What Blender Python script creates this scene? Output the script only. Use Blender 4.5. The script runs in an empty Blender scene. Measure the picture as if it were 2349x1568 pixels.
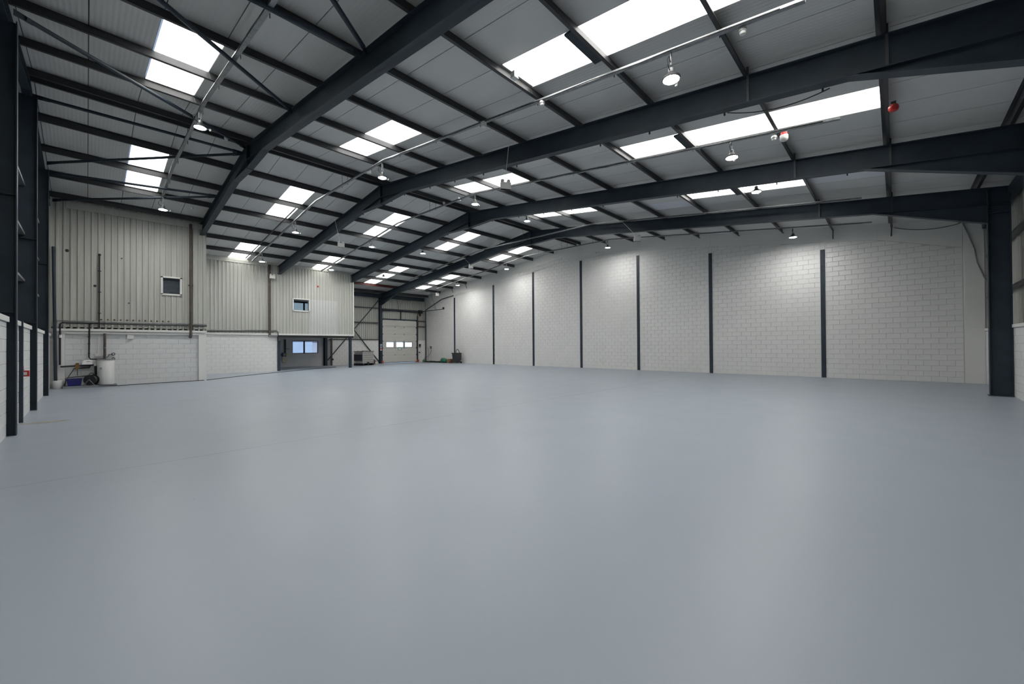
import bpy, bmesh, math, random
from mathutils import Vector, Matrix
random.seed(7)
C = bpy.context.scene
COL = C.collection
R = math.radians

# ------------------------------------------------------------------ camera, sky, sun, exposure
yaw, pitch, roll, FPX, CAMH = 0.810690513, 0.00758379, -0.00691996552, 926.998, 1.628
fw = Vector((math.sin(yaw)*math.cos(pitch), math.cos(yaw)*math.cos(pitch), math.sin(pitch)))
rt = Vector((math.cos(yaw), -math.sin(yaw), 0))
up = rt.cross(fw)
rt2 = rt*math.cos(roll)+up*math.sin(roll)
up2 = -rt*math.sin(roll)+up*math.cos(roll)
cam = bpy.data.cameras.new('camera')
cam.sensor_fit = 'HORIZONTAL'; cam.sensor_width = 36.0; cam.lens = FPX/2349*36
cam.clip_start = 0.05; cam.clip_end = 500
co = bpy.data.objects.new('camera', cam); COL.objects.link(co)
M = Matrix.Identity(4)
for i in range(3):
    M[i][0] = rt2[i]; M[i][1] = up2[i]; M[i][2] = -fw[i]
M[2][3] = CAMH
co.matrix_world = M
C.camera = co

SKY_STRENGTH = 0.09
SUN_STRENGTH = 7.6
LED = 115.0
world = bpy.data.worlds.new('sky'); C.world = world; world.use_nodes = True
wn = world.node_tree; bg = wn.nodes['Background']
sk = wn.nodes.new('ShaderNodeTexSky'); sk.sky_type = 'NISHITA'; sk.sun_disc = False
sk.sun_elevation = R(48); sk.sun_rotation = R(200); sk.air_density = 1.0; sk.dust_density = 1.5
wn.links.new(sk.outputs[0], bg.inputs[0]); bg.inputs[1].default_value = SKY_STRENGTH
sun = bpy.data.lights.new('sun', 'SUN'); sun.energy = SUN_STRENGTH; sun.angle = R(3); sun.color = (1, .96, .9)
so = bpy.data.objects.new('sun', sun); COL.objects.link(so)
so.rotation_euler = Vector((0.25, 0.62, -0.9)).to_track_quat('-Z', 'Y').to_euler()
so.location = (0, -20, 40)
vs = C.view_settings
vs.view_transform = 'Standard'; vs.look = 'None'; vs.gamma = 1; vs.use_curve_mapping = False
vs.exposure = 2.12
C.cycles.use_denoising = True
C.cycles.max_bounces = 8; C.cycles.diffuse_bounces = 5; C.cycles.glossy_bounces = 3
C.cycles.transmission_bounces = 6; C.cycles.transparent_max_bounces = 8
C.cycles.sample_clamp_indirect = 6; C.cycles.caustics_reflective = False; C.cycles.caustics_refractive = False

# ------------------------------------------------------------------ dimensions (metres)
BAY = 4.9935
FX = [-1.1006+BAY*i for i in range(5)]
XG = 23.925
ZR, SN, SF, YR = 8.627, .127576, .117864, 16.217
def rz(y): return ZR-((YR-y)*SN if y < YR else (y-YR)*SF)
XW = -1.026           # face of the left dado
Y1, Y2, YB = 24.59, 29.96, 34.95
YN = -2.506           # face of the near dado
PX0, PXS = 0.02, .998  # roof sheet grid

# ------------------------------------------------------------------ materials
def nodes(name):
    m = bpy.data.materials.new(name); m.use_nodes = True
    return m, m.node_tree, m.node_tree.nodes['Principled BSDF']
def mat(name, col, rough=.6, metal=0., var=.0, vscale=3., bump=0., bscale=60., spec=.5, col2=None, stretch=None):
    m, nt, b = nodes(name)
    b.inputs['Base Color'].default_value = (*col, 1); b.inputs['Roughness'].default_value = rough
    b.inputs['Metallic'].default_value = metal; b.inputs['Specular IOR Level'].default_value = spec
    tc = nt.nodes.new('ShaderNodeTexCoord'); mp = nt.nodes.new('ShaderNodeMapping')
    nt.links.new(tc.outputs['Object'], mp.inputs[0])
    if stretch: mp.inputs['Scale'].default_value = stretch
    if var or col2:
        n = nt.nodes.new('ShaderNodeTexNoise'); n.inputs['Scale'].default_value = vscale; n.inputs['Detail'].default_value = 6
        nt.links.new(mp.outputs[0], n.inputs[0])
        r = nt.nodes.new('ShaderNodeMapRange'); r.inputs[1].default_value = .3; r.inputs[2].default_value = .7
        nt.links.new(n.outputs[0], r.inputs[0])
        x = nt.nodes.new('ShaderNodeMix'); x.data_type = 'RGBA'
        c2 = col2 if col2 else tuple(c*(1-var) for c in col)
        x.inputs[6].default_value = (*col, 1); x.inputs[7].default_value = (*c2, 1)
        nt.links.new(r.outputs[0], x.inputs[0]); nt.links.new(x.outputs[2], b.inputs['Base Color'])
    if bump:
        n2 = nt.nodes.new('ShaderNodeTexNoise'); n2.inputs['Scale'].default_value = bscale; n2.inputs['Detail'].default_value = 4
        nt.links.new(mp.outputs[0], n2.inputs[0])
        bp = nt.nodes.new('ShaderNodeBump'); bp.inputs['Strength'].default_value = bump; bp.inputs['Distance'].default_value = .01
        nt.links.new(n2.outputs[0], bp.inputs['Height']); nt.links.new(bp.outputs[0], b.inputs['Normal'])
    return m

STEEL = mat('navy_steel_paint', (.026, .040, .056), .5, 0, .25, 2.5, .05, 40, spec=.3)
PURLIN = mat('purlin_steel', (.052, .055, .06), .42, .2, .35, 4, .05, 30, stretch=(.3, 1, 1))
REDOX = mat('red_oxide_steel', (.075, .014, .011), .55, 0, .3, 4)
GALV = mat('galvanised_steel', (.30, .315, .325), .4, .6, .4, 14, .08, 60)
WHITEP = mat('white_wall_paint', (.66, .66, .64), .62, 0, .05, 1.2, .12, 90)
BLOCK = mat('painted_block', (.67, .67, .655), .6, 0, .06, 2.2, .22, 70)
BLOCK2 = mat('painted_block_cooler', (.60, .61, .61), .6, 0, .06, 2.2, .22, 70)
MORTAR = mat('painted_mortar', (.53, .53, .515), .7, 0, .1, 5)
CLAD = mat('aged_cream_cladding', (.445, .45, .415), .5, 0, 0, 1.6, .04, 20, col2=(.37, .375, .34), stretch=(3, 3, .25))
CLADNEW = mat('newer_white_cladding', (.48, .49, .475), .45, 0, .05, 2)
TRIMW = mat('white_trim_metal', (.66, .66, .63), .45, 0, .06, 2)
BLACKP = mat('black_plastic', (.012, .013, .014), .45, 0, .2, 6)
PIPE = mat('brown_grey_pipe', (.09, .07, .055), .55, 0, .5, 5)
DARKGREY = mat('dark_grey_plastic', (.035, .037, .042), .5, 0, .2, 6)
WHITEPL = mat('white_plastic', (.68, .68, .66), .4, 0, .05, 4)
REDPL = mat('red_plastic', (.5, .02, .02), .35, 0, .1, 5)
BLUEPL = mat('blue_plastic', (.007, .009, .13), .4, 0, .1, 5)
GREENPL = mat('green_plastic', (.01, .15, .08), .5, 0, .35, 12, .3, 20)
ORANGEPL = mat('orange_plastic', (.75, .2, .01), .45, 0, .1, 5)
YELLOW = mat('yellow_label', (.6, .48, .05), .5, 0, .1, 5)
CARD = mat('brown_cardboard', (.30, .17, .08), .8, 0, .3, 8)
SACK = mat('brown_debris', (.10, .08, .05), .9, 0, .6, 20, .4, 30)
TANKPL = mat('milky_tank_plastic', (.34, .33, .31), .45, 0, .2, 5)
FRAMEDK = mat('window_frame_navy', (.012, .02, .05), .4, 0, .1, 5)
UNDER = mat('undercroft_grey_paint', (.52, .535, .55), .65, 0, .06, 2, .1, 60)
CAGE = mat('bright_cage_wire', (.62, .62, .60), .35, .2, .1, 6)
SIGNBLUE = mat('sign_blue', (.02, .12, .38), .4, 0, .05, 4)
SIGNRED = mat('sign_red', (.6, .04, .03), .4, 0, .05, 4)
SIGNGREEN = mat('sign_green', (.02, .2, .14), .4, 0, .05, 4)
PALELINING = mat('pale_lining', (.66, .67, .73), .5, 0, .05, 2)
SEAL = mat('black_rubber_seal', (.015, .015, .014), .7, 0, .2, 5)
DOORM = mat('insulated_door_skin', (.55, .54, .50), .5, 0, .10, 1.5, .05, 40, stretch=(1, 1, 3))

def floor_mat():
    m, nt, b = nodes('painted_floor'); L = nt.links.new
    tc = nt.nodes.new('ShaderNodeTexCoord')
    n = nt.nodes.new('ShaderNodeTexNoise'); n.inputs['Scale'].default_value = .35; n.inputs['Detail'].default_value = 5
    L(tc.outputs['Object'], n.inputs[0])
    x = nt.nodes.new('ShaderNodeMix'); x.data_type = 'RGBA'
    x.inputs[6].default_value = (.310, .350, .398, 1); x.inputs[7].default_value = (.293, .331, .376, 1)
    L(n.outputs[0], x.inputs[0])
    # dark grit specks
    v = nt.nodes.new('ShaderNodeTexVoronoi'); v.inputs['Scale'].default_value = 1.7; v.inputs['Randomness'].default_value = 1
    L(tc.outputs['Object'], v.inputs[0])
    lt = nt.nodes.new('ShaderNodeMath'); lt.operation = 'LESS_THAN'; lt.inputs[1].default_value = .012
    L(v.outputs['Distance'], lt.inputs[0])
    y = nt.nodes.new('ShaderNodeMix'); y.data_type = 'RGBA'; y.inputs[7].default_value = (.10, .10, .10, 1)
    L(lt.outputs[0], y.inputs[0]); L(x.outputs[2], y.inputs[6])
    # pale scuffs, stretched noise
    mp = nt.nodes.new('ShaderNodeMapping'); mp.inputs['Scale'].default_value = (1.2, 9, 1); mp.inputs['Rotation'].default_value = (0, 0, .6)
    L(tc.outputs['Object'], mp.inputs[0])
    n3 = nt.nodes.new('ShaderNodeTexNoise'); n3.inputs['Scale'].default_value = 2.2; n3.inputs['Detail'].default_value = 8
    L(mp.outputs[0], n3.inputs[0])
    r3 = nt.nodes.new('ShaderNodeMapRange'); r3.inputs[1].default_value = .74; r3.inputs[2].default_value = .9; r3.inputs[4].default_value = .12
    L(n3.outputs[0], r3.inputs[0])
    z = nt.nodes.new('ShaderNodeMix'); z.data_type = 'RGBA'; z.inputs[7].default_value = (.46, .48, .49, 1)
    L(r3.outputs[0], z.inputs[0]); L(y.outputs[2], z.inputs[6]); L(z.outputs[2], b.inputs['Base Color'])
    n4 = nt.nodes.new('ShaderNodeTexNoise'); n4.inputs['Scale'].default_value = 1.3; n4.inputs['Detail'].default_value = 6
    L(tc.outputs['Object'], n4.inputs[0])
    rr = nt.nodes.new('ShaderNodeMapRange'); rr.inputs[3].default_value = .33; rr.inputs[4].default_value = .43
    L(n4.outputs[0], rr.inputs[0]); L(rr.outputs[0], b.inputs['Roughness'])
    b.inputs['Specular IOR Level'].default_value = .2
    n5 = nt.nodes.new('ShaderNodeTexNoise'); n5.inputs['Scale'].default_value = 5; n5.inputs['Detail'].default_value = 5
    L(tc.outputs['Object'], n5.inputs[0])
    bp = nt.nodes.new('ShaderNodeBump'); bp.inputs['Strength'].default_value = .10; bp.inputs['Distance'].default_value = .01
    L(n5.outputs[0], bp.inputs['Height']); L(bp.outputs[0], b.inputs['Normal'])
    return m
FLOOR = floor_mat()

def lining_mat():
    m, nt, b = nodes('roof_lining'); L = nt.links.new
    tc = nt.nodes.new('ShaderNodeTexCoord')
    w = nt.nodes.new('ShaderNodeTexWave'); w.wave_type = 'BANDS'; w.bands_direction = 'X'; w.wave_profile = 'SIN'
    w.inputs['Scale'].default_value = 3.79; w.inputs['Distortion'].default_value = 0
    L(tc.outputs['Object'], w.inputs[0])
    bp = nt.nodes.new('ShaderNodeBump'); bp.inputs['Strength'].default_value = .22; bp.inputs['Distance'].default_value = .012
    L(w.outputs['Fac'], bp.inputs['Height']); L(bp.outputs[0], b.inputs['Normal'])
    n = nt.nodes.new('ShaderNodeTexNoise'); n.inputs['Scale'].default_value = .6; n.inputs['Detail'].default_value = 5
    L(tc.outputs['Object'], n.inputs[0])
    x = nt.nodes.new('ShaderNodeMix'); x.data_type = 'RGBA'
    x.inputs[6].default_value = (.60, .60, .59, 1); x.inputs[7].default_value = (.51, .51, .495, 1)
    L(n.outputs[0], x.inputs[0])
    L(x.outputs[2], b.inputs['Base Color']); b.inputs['Roughness'].default_value = .5
    return m
LINING = lining_mat()

def rooflight_mat():
    m = bpy.data.materials.new('translucent_rooflight'); m.use_nodes = True
    nt = m.node_tree; nt.nodes.clear(); L = nt.links.new
    out = nt.nodes.new('ShaderNodeOutputMaterial'); t = nt.nodes.new('ShaderNodeBsdfTranslucent'); d = nt.nodes.new('ShaderNodeBsdfDiffuse')
    tc = nt.nodes.new('ShaderNodeTexCoord'); n = nt.nodes.new('ShaderNodeTexNoise'); n.inputs['Scale'].default_value = 3; n.inputs['Detail'].default_value = 7
    L(tc.outputs['Object'], n.inputs[0])
    r = nt.nodes.new('ShaderNodeMapRange'); r.inputs[1].default_value = .55; r.inputs[2].default_value = .8
    L(n.outputs[0], r.inputs[0])
    x = nt.nodes.new('ShaderNodeMix'); x.data_type = 'RGBA'
    x.inputs[6].default_value = (.80, .80, .77, 1); x.inputs[7].default_value = (.6, .57, .5, 1)
    L(r.outputs[0], x.inputs[0]); L(x.outputs[2], t.inputs[0]); d.inputs[0].default_value = (.5, .5, .48, 1)
    s = nt.nodes.new('ShaderNodeMixShader'); s.inputs[0].default_value = .15
    L(t.outputs[0], s.inputs[1]); L(d.outputs[0], s.inputs[2]); L(s.outputs[0], out.inputs[0])
    return m
ROOFLIGHT = rooflight_mat()

def glass_mat(name, tint, refl):
    m = bpy.data.materials.new(name); m.use_nodes = True
    nt = m.node_tree; nt.nodes.clear(); L = nt.links.new
    out = nt.nodes.new('ShaderNodeOutputMaterial'); t = nt.nodes.new('ShaderNodeBsdfTransparent'); t.inputs[0].default_value = (*tint, 1)
    g = nt.nodes.new('ShaderNodeBsdfGlossy'); g.inputs['Roughness'].default_value = .03
    s = nt.nodes.new('ShaderNodeMixShader'); lw = nt.nodes.new('ShaderNodeLayerWeight'); lw.inputs[0].default_value = .5
    pw = nt.nodes.new('ShaderNodeMath'); pw.operation = 'POWER'; pw.inputs[1].default_value = 4
    ad = nt.nodes.new('ShaderNodeMath'); ad.operation = 'MULTIPLY_ADD'; ad.inputs[1].default_value = .8; ad.inputs[2].default_value = refl
    L(lw.outputs['Facing'], pw.inputs[0]); L(pw.outputs[0], ad.inputs[0]); L(ad.outputs[0], s.inputs[0]); L(t.outputs[0], s.inputs[1]); L(g.outputs[0], s.inputs[2]); L(s.outputs[0], out.inputs[0])
    return m
GLASS = glass_mat('tinted_glass', (.155, .172, .195), .045)
GLASSC = glass_mat('clear_glass', (.80, .82, .84), .045)
def emit(name, col, s):
    m, nt, b = nodes(name); b.inputs['Base Color'].default_value = (.8, .8, .8, 1)
    b.inputs['Emission Color'].default_value = (*col, 1); b.inputs['Emission Strength'].default_value = s
    return m
LEDM = emit('led_lens', (1.0, .985, .965), LED)

# ------------------------------------------------------------------ mesh helpers
class MB:
    def __init__(s): s.v = []; s.f = []
    def add(s, vs_, fs):
        o = len(s.v); s.v += [tuple(v) for v in vs_]; s.f += [tuple(i+o for i in f) for f in fs]; return s
    def hexa(s, p):   # bottom ring 0-3, top ring 4-7
        return s.add(p, [(0, 3, 2, 1), (4, 5, 6, 7), (0, 1, 5, 4), (1, 2, 6, 5), (2, 3, 7, 6), (3, 0, 4, 7)])
    def box(s, x0, y0, z0, x1, y1, z1):
        return s.hexa([(x0, y0, z0), (x1, y0, z0), (x1, y1, z0), (x0, y1, z0), (x0, y0, z1), (x1, y0, z1), (x1, y1, z1), (x0, y1, z1)])
    def prism(s, poly, ext):   # convex/any polygon extruded
        n = len(poly); e = Vector(ext); a = [Vector(p) for p in poly]
        return s.add(a+[p+e for p in a], [tuple(range(n))[::-1], tuple(range(n, 2*n))]+[(i, (i+1) % n, n+(i+1) % n, n+i) for i in range(n)])
    def tube(s, pts, r, n=8, r1=None):
        pts = [Vector(p) for p in pts]; k = len(pts); rings = []; ref = None
        for i, p in enumerate(pts):
            d = (pts[min(i+1, k-1)]-pts[max(i-1, 0)]).normalized()
            if ref is None: ref = Vector((0, 0, 1)) if abs(d.z) < .9 else Vector((1, 0, 0))
            a = d.cross(ref).normalized(); b = a.cross(d).normalized(); ref = b
            rad = r if r1 is None else r+(r1-r)*i/(k-1)
            rings.append([p+a*math.cos(2*math.pi*j/n)*rad+b*math.sin(2*math.pi*j/n)*rad for j in range(n)])
        fs = []
        for i in range(k-1):
            for j in range(n): fs.append((i*n+j, i*n+(j+1) % n, (i+1)*n+(j+1) % n, (i+1)*n+j))
        fs += [tuple(range(n))[::-1], tuple(range((k-1)*n, k*n))]
        return s.add([q for r_ in rings for q in r_], fs)
    def lathe(s, c, prof, n=20, axis='Z', ang=0):   # prof: (r, h) list along axis
        c = Vector(c); V = []
        for (r, h) in prof:
            for j in range(n):
                t = 2*math.pi*j/n; u, w = r*math.cos(t), r*math.sin(t)
                V.append(c+(Vector((u, w, h)) if axis == 'Z' else Vector((h, u, w)) if axis == 'X' else Vector((u, h, w))))
        k = len(prof); fs = []
        for i in range(k-1):
            for j in range(n): fs.append((i*n+j, i*n+(j+1) % n, (i+1)*n+(j+1) % n, (i+1)*n+j))
        fs += [tuple(range(n))[::-1], tuple(range((k-1)*n, k*n))]
        return s.add(V, fs)
    def sweep(s, pts, w, h, side=Vector((1, 0, 0))):  # flat bar w along side, h down
        pts = [Vector(p) for p in pts]; V = []; k = len(pts); dn = Vector((0, 0, -h)); sd = side*w/2
        for p in pts: V += [p-sd, p+sd, p+sd+dn, p-sd+dn]
        fs = [(3, 2, 1, 0), tuple(range(4*k-4, 4*k))]
        for i in range(k-1):
            for j in range(4): fs.append((4*i+j, 4*i+(j+1) % 4, 4*i+4+(j+1) % 4, 4*i+4+j))
        return s.add(V, fs)
    def xf(s, mtx):
        s.v = [tuple(mtx @ Vector(v)) for v in s.v]; return s
    def mesh(s, name, m, smooth=False, org=None):
        me = bpy.data.meshes.new(name)
        vv = s.v if org is None else [(v[0]-org[0], v[1]-org[1], v[2]-org[2]) for v in s.v]
        me.from_pydata(vv, [], s.f); bm = bmesh.new(); bm.from_mesh(me)
        bmesh.ops.recalc_face_normals(bm, faces=bm.faces); bm.to_mesh(me); bm.free()
        if smooth:
            for p in me.polygons: p.use_smooth = True
            me.set_sharp_from_angle(angle=R(40))
        if m: me.materials.append(m)
        return me
def wloc(o):
    l = Vector(o.location)
    while o.parent: o = o.parent; l += Vector(o.location)
    return l
def obj(name, mb, m, parent=None, smooth=False, label=None, kind=None):
    org = wloc(parent) if parent else Vector((0, 0, 0))
    o = bpy.data.objects.new(name, mb.mesh(name, m, smooth, org)); COL.objects.link(o)
    if parent: o.parent = parent
    if label: o['label'] = label
    if kind: o['kind'] = kind
    return o
def thing(name, label, cat, loc=(0, 0, 0), group=None):
    o = bpy.data.objects.new(name, None); COL.objects.link(o); o.location = loc; o.empty_display_size = .2
    o['label'] = label; o['category'] = cat
    if group: o['group'] = group
    return o
def solo(name, mb, m, label, cat, loc=None, smooth=False, group=None):
    # a thing that is one mesh, origin at its base
    if loc is None:
        xs = [v[0] for v in mb.v]; ys = [v[1] for v in mb.v]; zs = [v[2] for v in mb.v]
        loc = ((min(xs)+max(xs))/2, (min(ys)+max(ys))/2, min(zs))
    o = bpy.data.objects.new(name, mb.mesh(name, m, smooth, loc)); COL.objects.link(o); o.location = loc
    o['label'] = label; o['category'] = cat
    if group: o['group'] = group
    return o
def struct(name, mb, m, smooth=False):
    return obj(name, mb, m, None, smooth, kind='structure')

CAMP = Vector((0, 0, CAMH))
def block_mesh(p, un, nn, w, hl, hr, d=.012, bev=.005):
    # block whose back lower-left corner is p; un along, nn outwards
    u = Vector(un); n = Vector(nn); z = Vector((0, 0, 1)); p = Vector(p)
    base = [p, p+u*w, p+u*w+z*hr, p+z*hl]
    b = min(bev, w*.2, hl*.3, hr*.3)
    fr = [p+u*b+z*b, p+u*(w-b)+z*b, p+u*(w-b)+z*(hr-b), p+u*b+z*(hl-b)]
    mid = [q+n*(d-b*.6) for q in base]
    front = [q+n*d for q in fr]
    V = base+mid+front
    fs = [(8, 9, 10, 11)]
    for i in range(4):
        j = (i+1) % 4
        fs += [(i, j, 4+j, 4+i), (4+i, 4+j, 8+j, 8+i)]
    return V, fs
def blockwork(wall, face0, un, nn, spans, z0, topf, m, maxind=300, length=.45, course=.225, joint=.008, stuffname='block_courses'):
    """spans: list of (u0,u1); face0: point on the backing plane at u=0; topf(u) gives top height"""
    f0 = Vector(face0); u = Vector(un); cells = []
    for (a, b) in spans:
        k = 0; z = z0
        while True:
            off = (length/2 if k % 2 else 0)
            s = a-off; any_ = False
            while s < b-.02:
                x0, x1 = max(s, a), min(s+length, b); s += length
                if x1-x0 < .04: continue
                t0, t1 = topf(x0), topf(x1)
                hl, hr = min(course, t0-z)-joint, min(course, t1-z)-joint
                if hl < .006 or hr < .006:
                    if max(hl, hr) > .006: any_ = True
                    continue
                any_ = True
                p = f0+u*(x0+joint/2)+Vector((0, 0, z))
                cells.append(((p-CAMP).length, p, x1-x0-joint, hl, hr))
            z += course; k += 1
            if not any_ or k > 60: break
    cells.sort(key=lambda c: c[0])
    std = MB(); V, F = block_mesh((0, 0, 0), un, nn, length-joint, course-joint, course-joint); std.add(V, F)
    stdm = std.mesh('block', m); rest = MB()
    for i, (d, p, w, hl, hr) in enumerate(cells):
        if i < maxind:
            if abs(w-(length-joint)) < 1e-4 and abs(hl-(course-joint)) < 1e-4 and abs(hr-hl) < 1e-4:
                o = bpy.data.objects.new('block', stdm)
            else:
                q = MB(); V, F = block_mesh((0, 0, 0), un, nn, w, hl, hr); q.add(V, F); o = bpy.data.objects.new('block', q.mesh('block', m))
            COL.objects.link(o); o.parent = wall
            o.location = p+Vector(nn)*random.uniform(-.0015, .0015)
        else:
            V, F = block_mesh(p, un, nn, w, hl, hr); rest.add(V, F)
    if rest.v: obj(stuffname, rest, m, wall, kind='stuff')

PROF = ((0, 0), (.116, 0), (.132, .038), (.186, .038), (.2, 0))
def clad_sheets(wall, f0, un, nn, u0, u1, zb, zt, m, holes=(), width=1.0, lap=0., name='cladding_sheet', matf=None):
    """profiled steel sheets with upright ribs; zb/zt functions of u; holes (ua,ub,za,zc)"""
    f0 = Vector(f0); U = Vector(un); N = Vector(nn); n = max(1, round((u1-u0)/width)); made = []
    for i in range(n):
        a = u0+(u1-u0)*i/n; b = u0+(u1-u0)*(i+1)/n
        us = []
        k = math.floor(a/.2)
        while k*.2 < b:
            for (du, dd) in PROF[:-1]:
                q = k*.2+du
                if a+1e-4 < q < b-1e-4: us.append((q, dd))
            k += 1
        def depth(q):
            q = q % .2
            for (p0, d0), (p1, d1) in zip(PROF, PROF[1:]):
                if p0 <= q <= p1: return d0+(d1-d0)*(q-p0)/(p1-p0)
            return 0
        us = [(a, depth(a))]+us+[(b, depth(b))]
        for h in holes:
            for e in (h[0], h[1]):
                if a < e < b: us.append((e, depth(e)))
        us.sort()
        mb = MB()
        def quad(q0, q1, za0, za1, zc0, zc1):
            p = lambda q, z: f0+U*q[0]+N*(q[1]+lap)+Vector((0, 0, z))
            mb.add([p(q0, za0), p(q1, za1), p(q1, zc1), p(q0, zc0)], [(0, 1, 2, 3)])
        for q0, q1 in zip(us, us[1:]):
            if q1[0]-q0[0] < 1e-5: continue
            mid = (q0[0]+q1[0])/2; hh = [h for h in holes if h[0] < mid < h[1]]
            lo0, lo1, hi0, hi1 = zb(q0[0]), zb(q1[0]), zt(q0[0]), zt(q1[0])
            if hh:
                h = hh[0]
                if h[2] > lo0+.01: quad(q0, q1, lo0, lo1, h[2], h[2])
                if h[3] < hi0-.01: quad(q0, q1, h[3], h[3], hi0, hi1)
            else: quad(q0, q1, lo0, lo1, hi0, hi1)
        if mb.v:
            mm = matf((a+b)/2) if matf else m
            made.append(obj(name, mb, mm, wall))
    return made

# ------------------------------------------------------------------ floor and ceiling
floor = struct('floor', MB().box(-1.5, -3.0, -.2, 24.2, 35.4, 0), FLOOR)
obj('slab_joint', MB().box(-1.0, 7.55, -.01, 23.9, 7.562, .0015), mat('joint_filler', (.33, .365, .41), .5, 0, .2, 3), floor)
NK = range(-2, 25)
def xgrid(k): return PX0+PXS*k
SKY_A, SKY_B, SKY_C, SKY_D = (.06, 5.94), (10.04, 13.9), (18.37, 22.37), (26.35, 32.33)
skyx = {1: 'ABCD', 6: 'ABCD', 11: 'ABCD', 16: 'ABCD', 21: 'CD'}
YEN, YEF = -2.95, 35.45
SPAN = {'A': SKY_A, 'B': SKY_B, 'C': SKY_C, 'D': SKY_D}
deck = MB(); runs = []
pale = {(17, 0): (5.97, 7.9)}
for k in NK:
    x0, x1 = max(xgrid(k), -1.5), min(xgrid(k+1), 24.15)
    if x1-x0 < .05: continue
    for side in (0, 1):
        a, b = (YEN, YR) if side == 0 else (YR, YEF)
        holes = sorted(((2.12, 5.94) if (k == 16 and c == 'A') else SPAN[c]) for c in skyx.get(k, '') if a <= SPAN[c][0] < b)
        cuts = [(a, b)]
        if holes:
            cuts = []; s = a
            for h in holes: cuts.append((s, h[0])); s = h[1]
            cuts.append((s, b))
        for (p, q) in cuts:
            deck.hexa([(x0, p, rz(p)+.235), (x1, p, rz(p)+.235), (x1, q, rz(q)+.235), (x0, q, rz(q)+.235),
                       (x0, p, rz(p)+.31), (x1, p, rz(p)+.31), (x1, q, rz(q)+.31), (x0, q, rz(q)+.31)])
            runs.append((k, x0, x1, p, q))
ceiling = struct('ceiling', deck, mat('roof_deck', (.05, .05, .05), .7, 0, .1, 3))
def slab(x0, x1, p, q, lo=.2, hi=.225):
    return MB().hexa([(x0, p, rz(p)+lo), (x1, p, rz(p)+lo), (x1, q, rz(q)+lo), (x0, q, rz(q)+lo),
                      (x0, p, rz(p)+hi), (x1, p, rz(p)+hi), (x1, q, rz(q)+hi), (x0, q, rz(q)+hi)])
G = .008
for (k, x0, x1, p, q) in runs:
    if k == 17 and q <= YR+.01:
        obj('lining_panel', slab(x0+G, x1-G, p, 5.97), LINING, ceiling)
        obj('lining_panel', slab(x0+G, x1-G, 5.98, 7.9), PALELINING, ceiling, label='paler lining panel than its neighbours')
        obj('lining_panel', slab(x0+G, x1-G, 7.91, q), LINING, ceiling)
    elif k == 16 and q < 2.5:
        obj('lining_panel', slab(x0+G, x1-G, p, .06), LINING, ceiling)
        obj('lining_panel', slab(x0+G, x1-G, .07, q-.01), PALELINING, ceiling, label='paler lining panel at the end of a rooflight')
    else:
        obj('lining_panel', slab(x0+G, x1-G, p, q), LINING, ceiling)
# rooflights: single skins of ribbed translucent sheet
for k, cs in skyx.items():
    for c in cs:
        p, q = SPAN[c] if (k, c) != (16, 'A') else (2.12, 5.94); mb = MB(); x0, x1 = xgrid(k), xgrid(k+1); n = 20
        xs = [x0+(x1-x0)*i/n for i in range(n+1)]
        for i in range(n):
            h0, h1 = .215+.012*(i % 2), .215+.012*((i+1) % 2)
            mb.add([(xs[i], p, rz(p)+h0), (xs[i+1], p, rz(p)+h1), (xs[i+1], q, rz(q)+h1), (xs[i], q, rz(q)+h0)], [(0, 1, 2, 3)])
        obj('rooflight', mb, ROOFLIGHT, ceiling, label='white translucent rooflight sheet')
        # dark edge angle where the sheet laps
        if c == 'A': obj('rooflight_flashing', MB().box(x0-.02, 3.967+.16, rz(4.15)+.16, x1+.02, 3.967+.36, rz(4.15)+.2), STEEL, ceiling)
# purlins (Z section, 200 deep)
PURL = [-1.9, .059, 2.030, 3.967, 5.935, 7.924, 9.895, 11.925, 13.889, 15.86, 16.348, 18.374, 20.385, 22.368, 24.36, 26.35, 28.33, 30.32, 32.3, 34.35]
def purlin_mb(y, xa, xb):
    w, t, hgt = .068, .006, .198; z = float(rz(y))
    s = 1 if y < YR else -1
    mb = MB()
    ya, yb = (y, y+w) if s > 0 else (y-w, y)
    mb.box(xa, ya, z, xb, yb, z+t)                      # bottom flange
    wy = y+w if s > 0 else y-w
    mb.box(xa, wy-t/2, z, xb, wy+t/2, z+hgt)            # web
    mb.box(xa, min(wy, wy+s*w), z+hgt-t, xb, max(wy, wy+s*w), z+hgt)
    mb.box(xa, (y if s > 0 else y-t), z, xb, (y+t if s > 0 else y), z+.022)   # lip
    return mb
for y in PURL:
    if y == 32.3:
        obj('purlin', purlin_mb(y, -1.35, FX[3]+.1), PURLIN, ceiling)
        obj('purlin', purlin_mb(y, FX[3]+.1, FX[4]-.05), REDOX, ceiling, label='red oxide painted purlin length')
        obj('purlin', purlin_mb(y, FX[4]-.05, XG-.12), PURLIN, ceiling)
    else:
        obj('purlin', purlin_mb(y, -1.35, XG-.12), PURLIN, ceiling)
# end angles hanging from the purlins at the right gable
for y in (.059, 2.03, 28.33, 30.32):
    z = float(rz(y))
    obj('purlin_stay', MB().tube([(XG-.22, y+.03, z+.02), (XG-.03, y+.05, z-.36)], .022, 6), PURLIN, ceiling)

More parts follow.
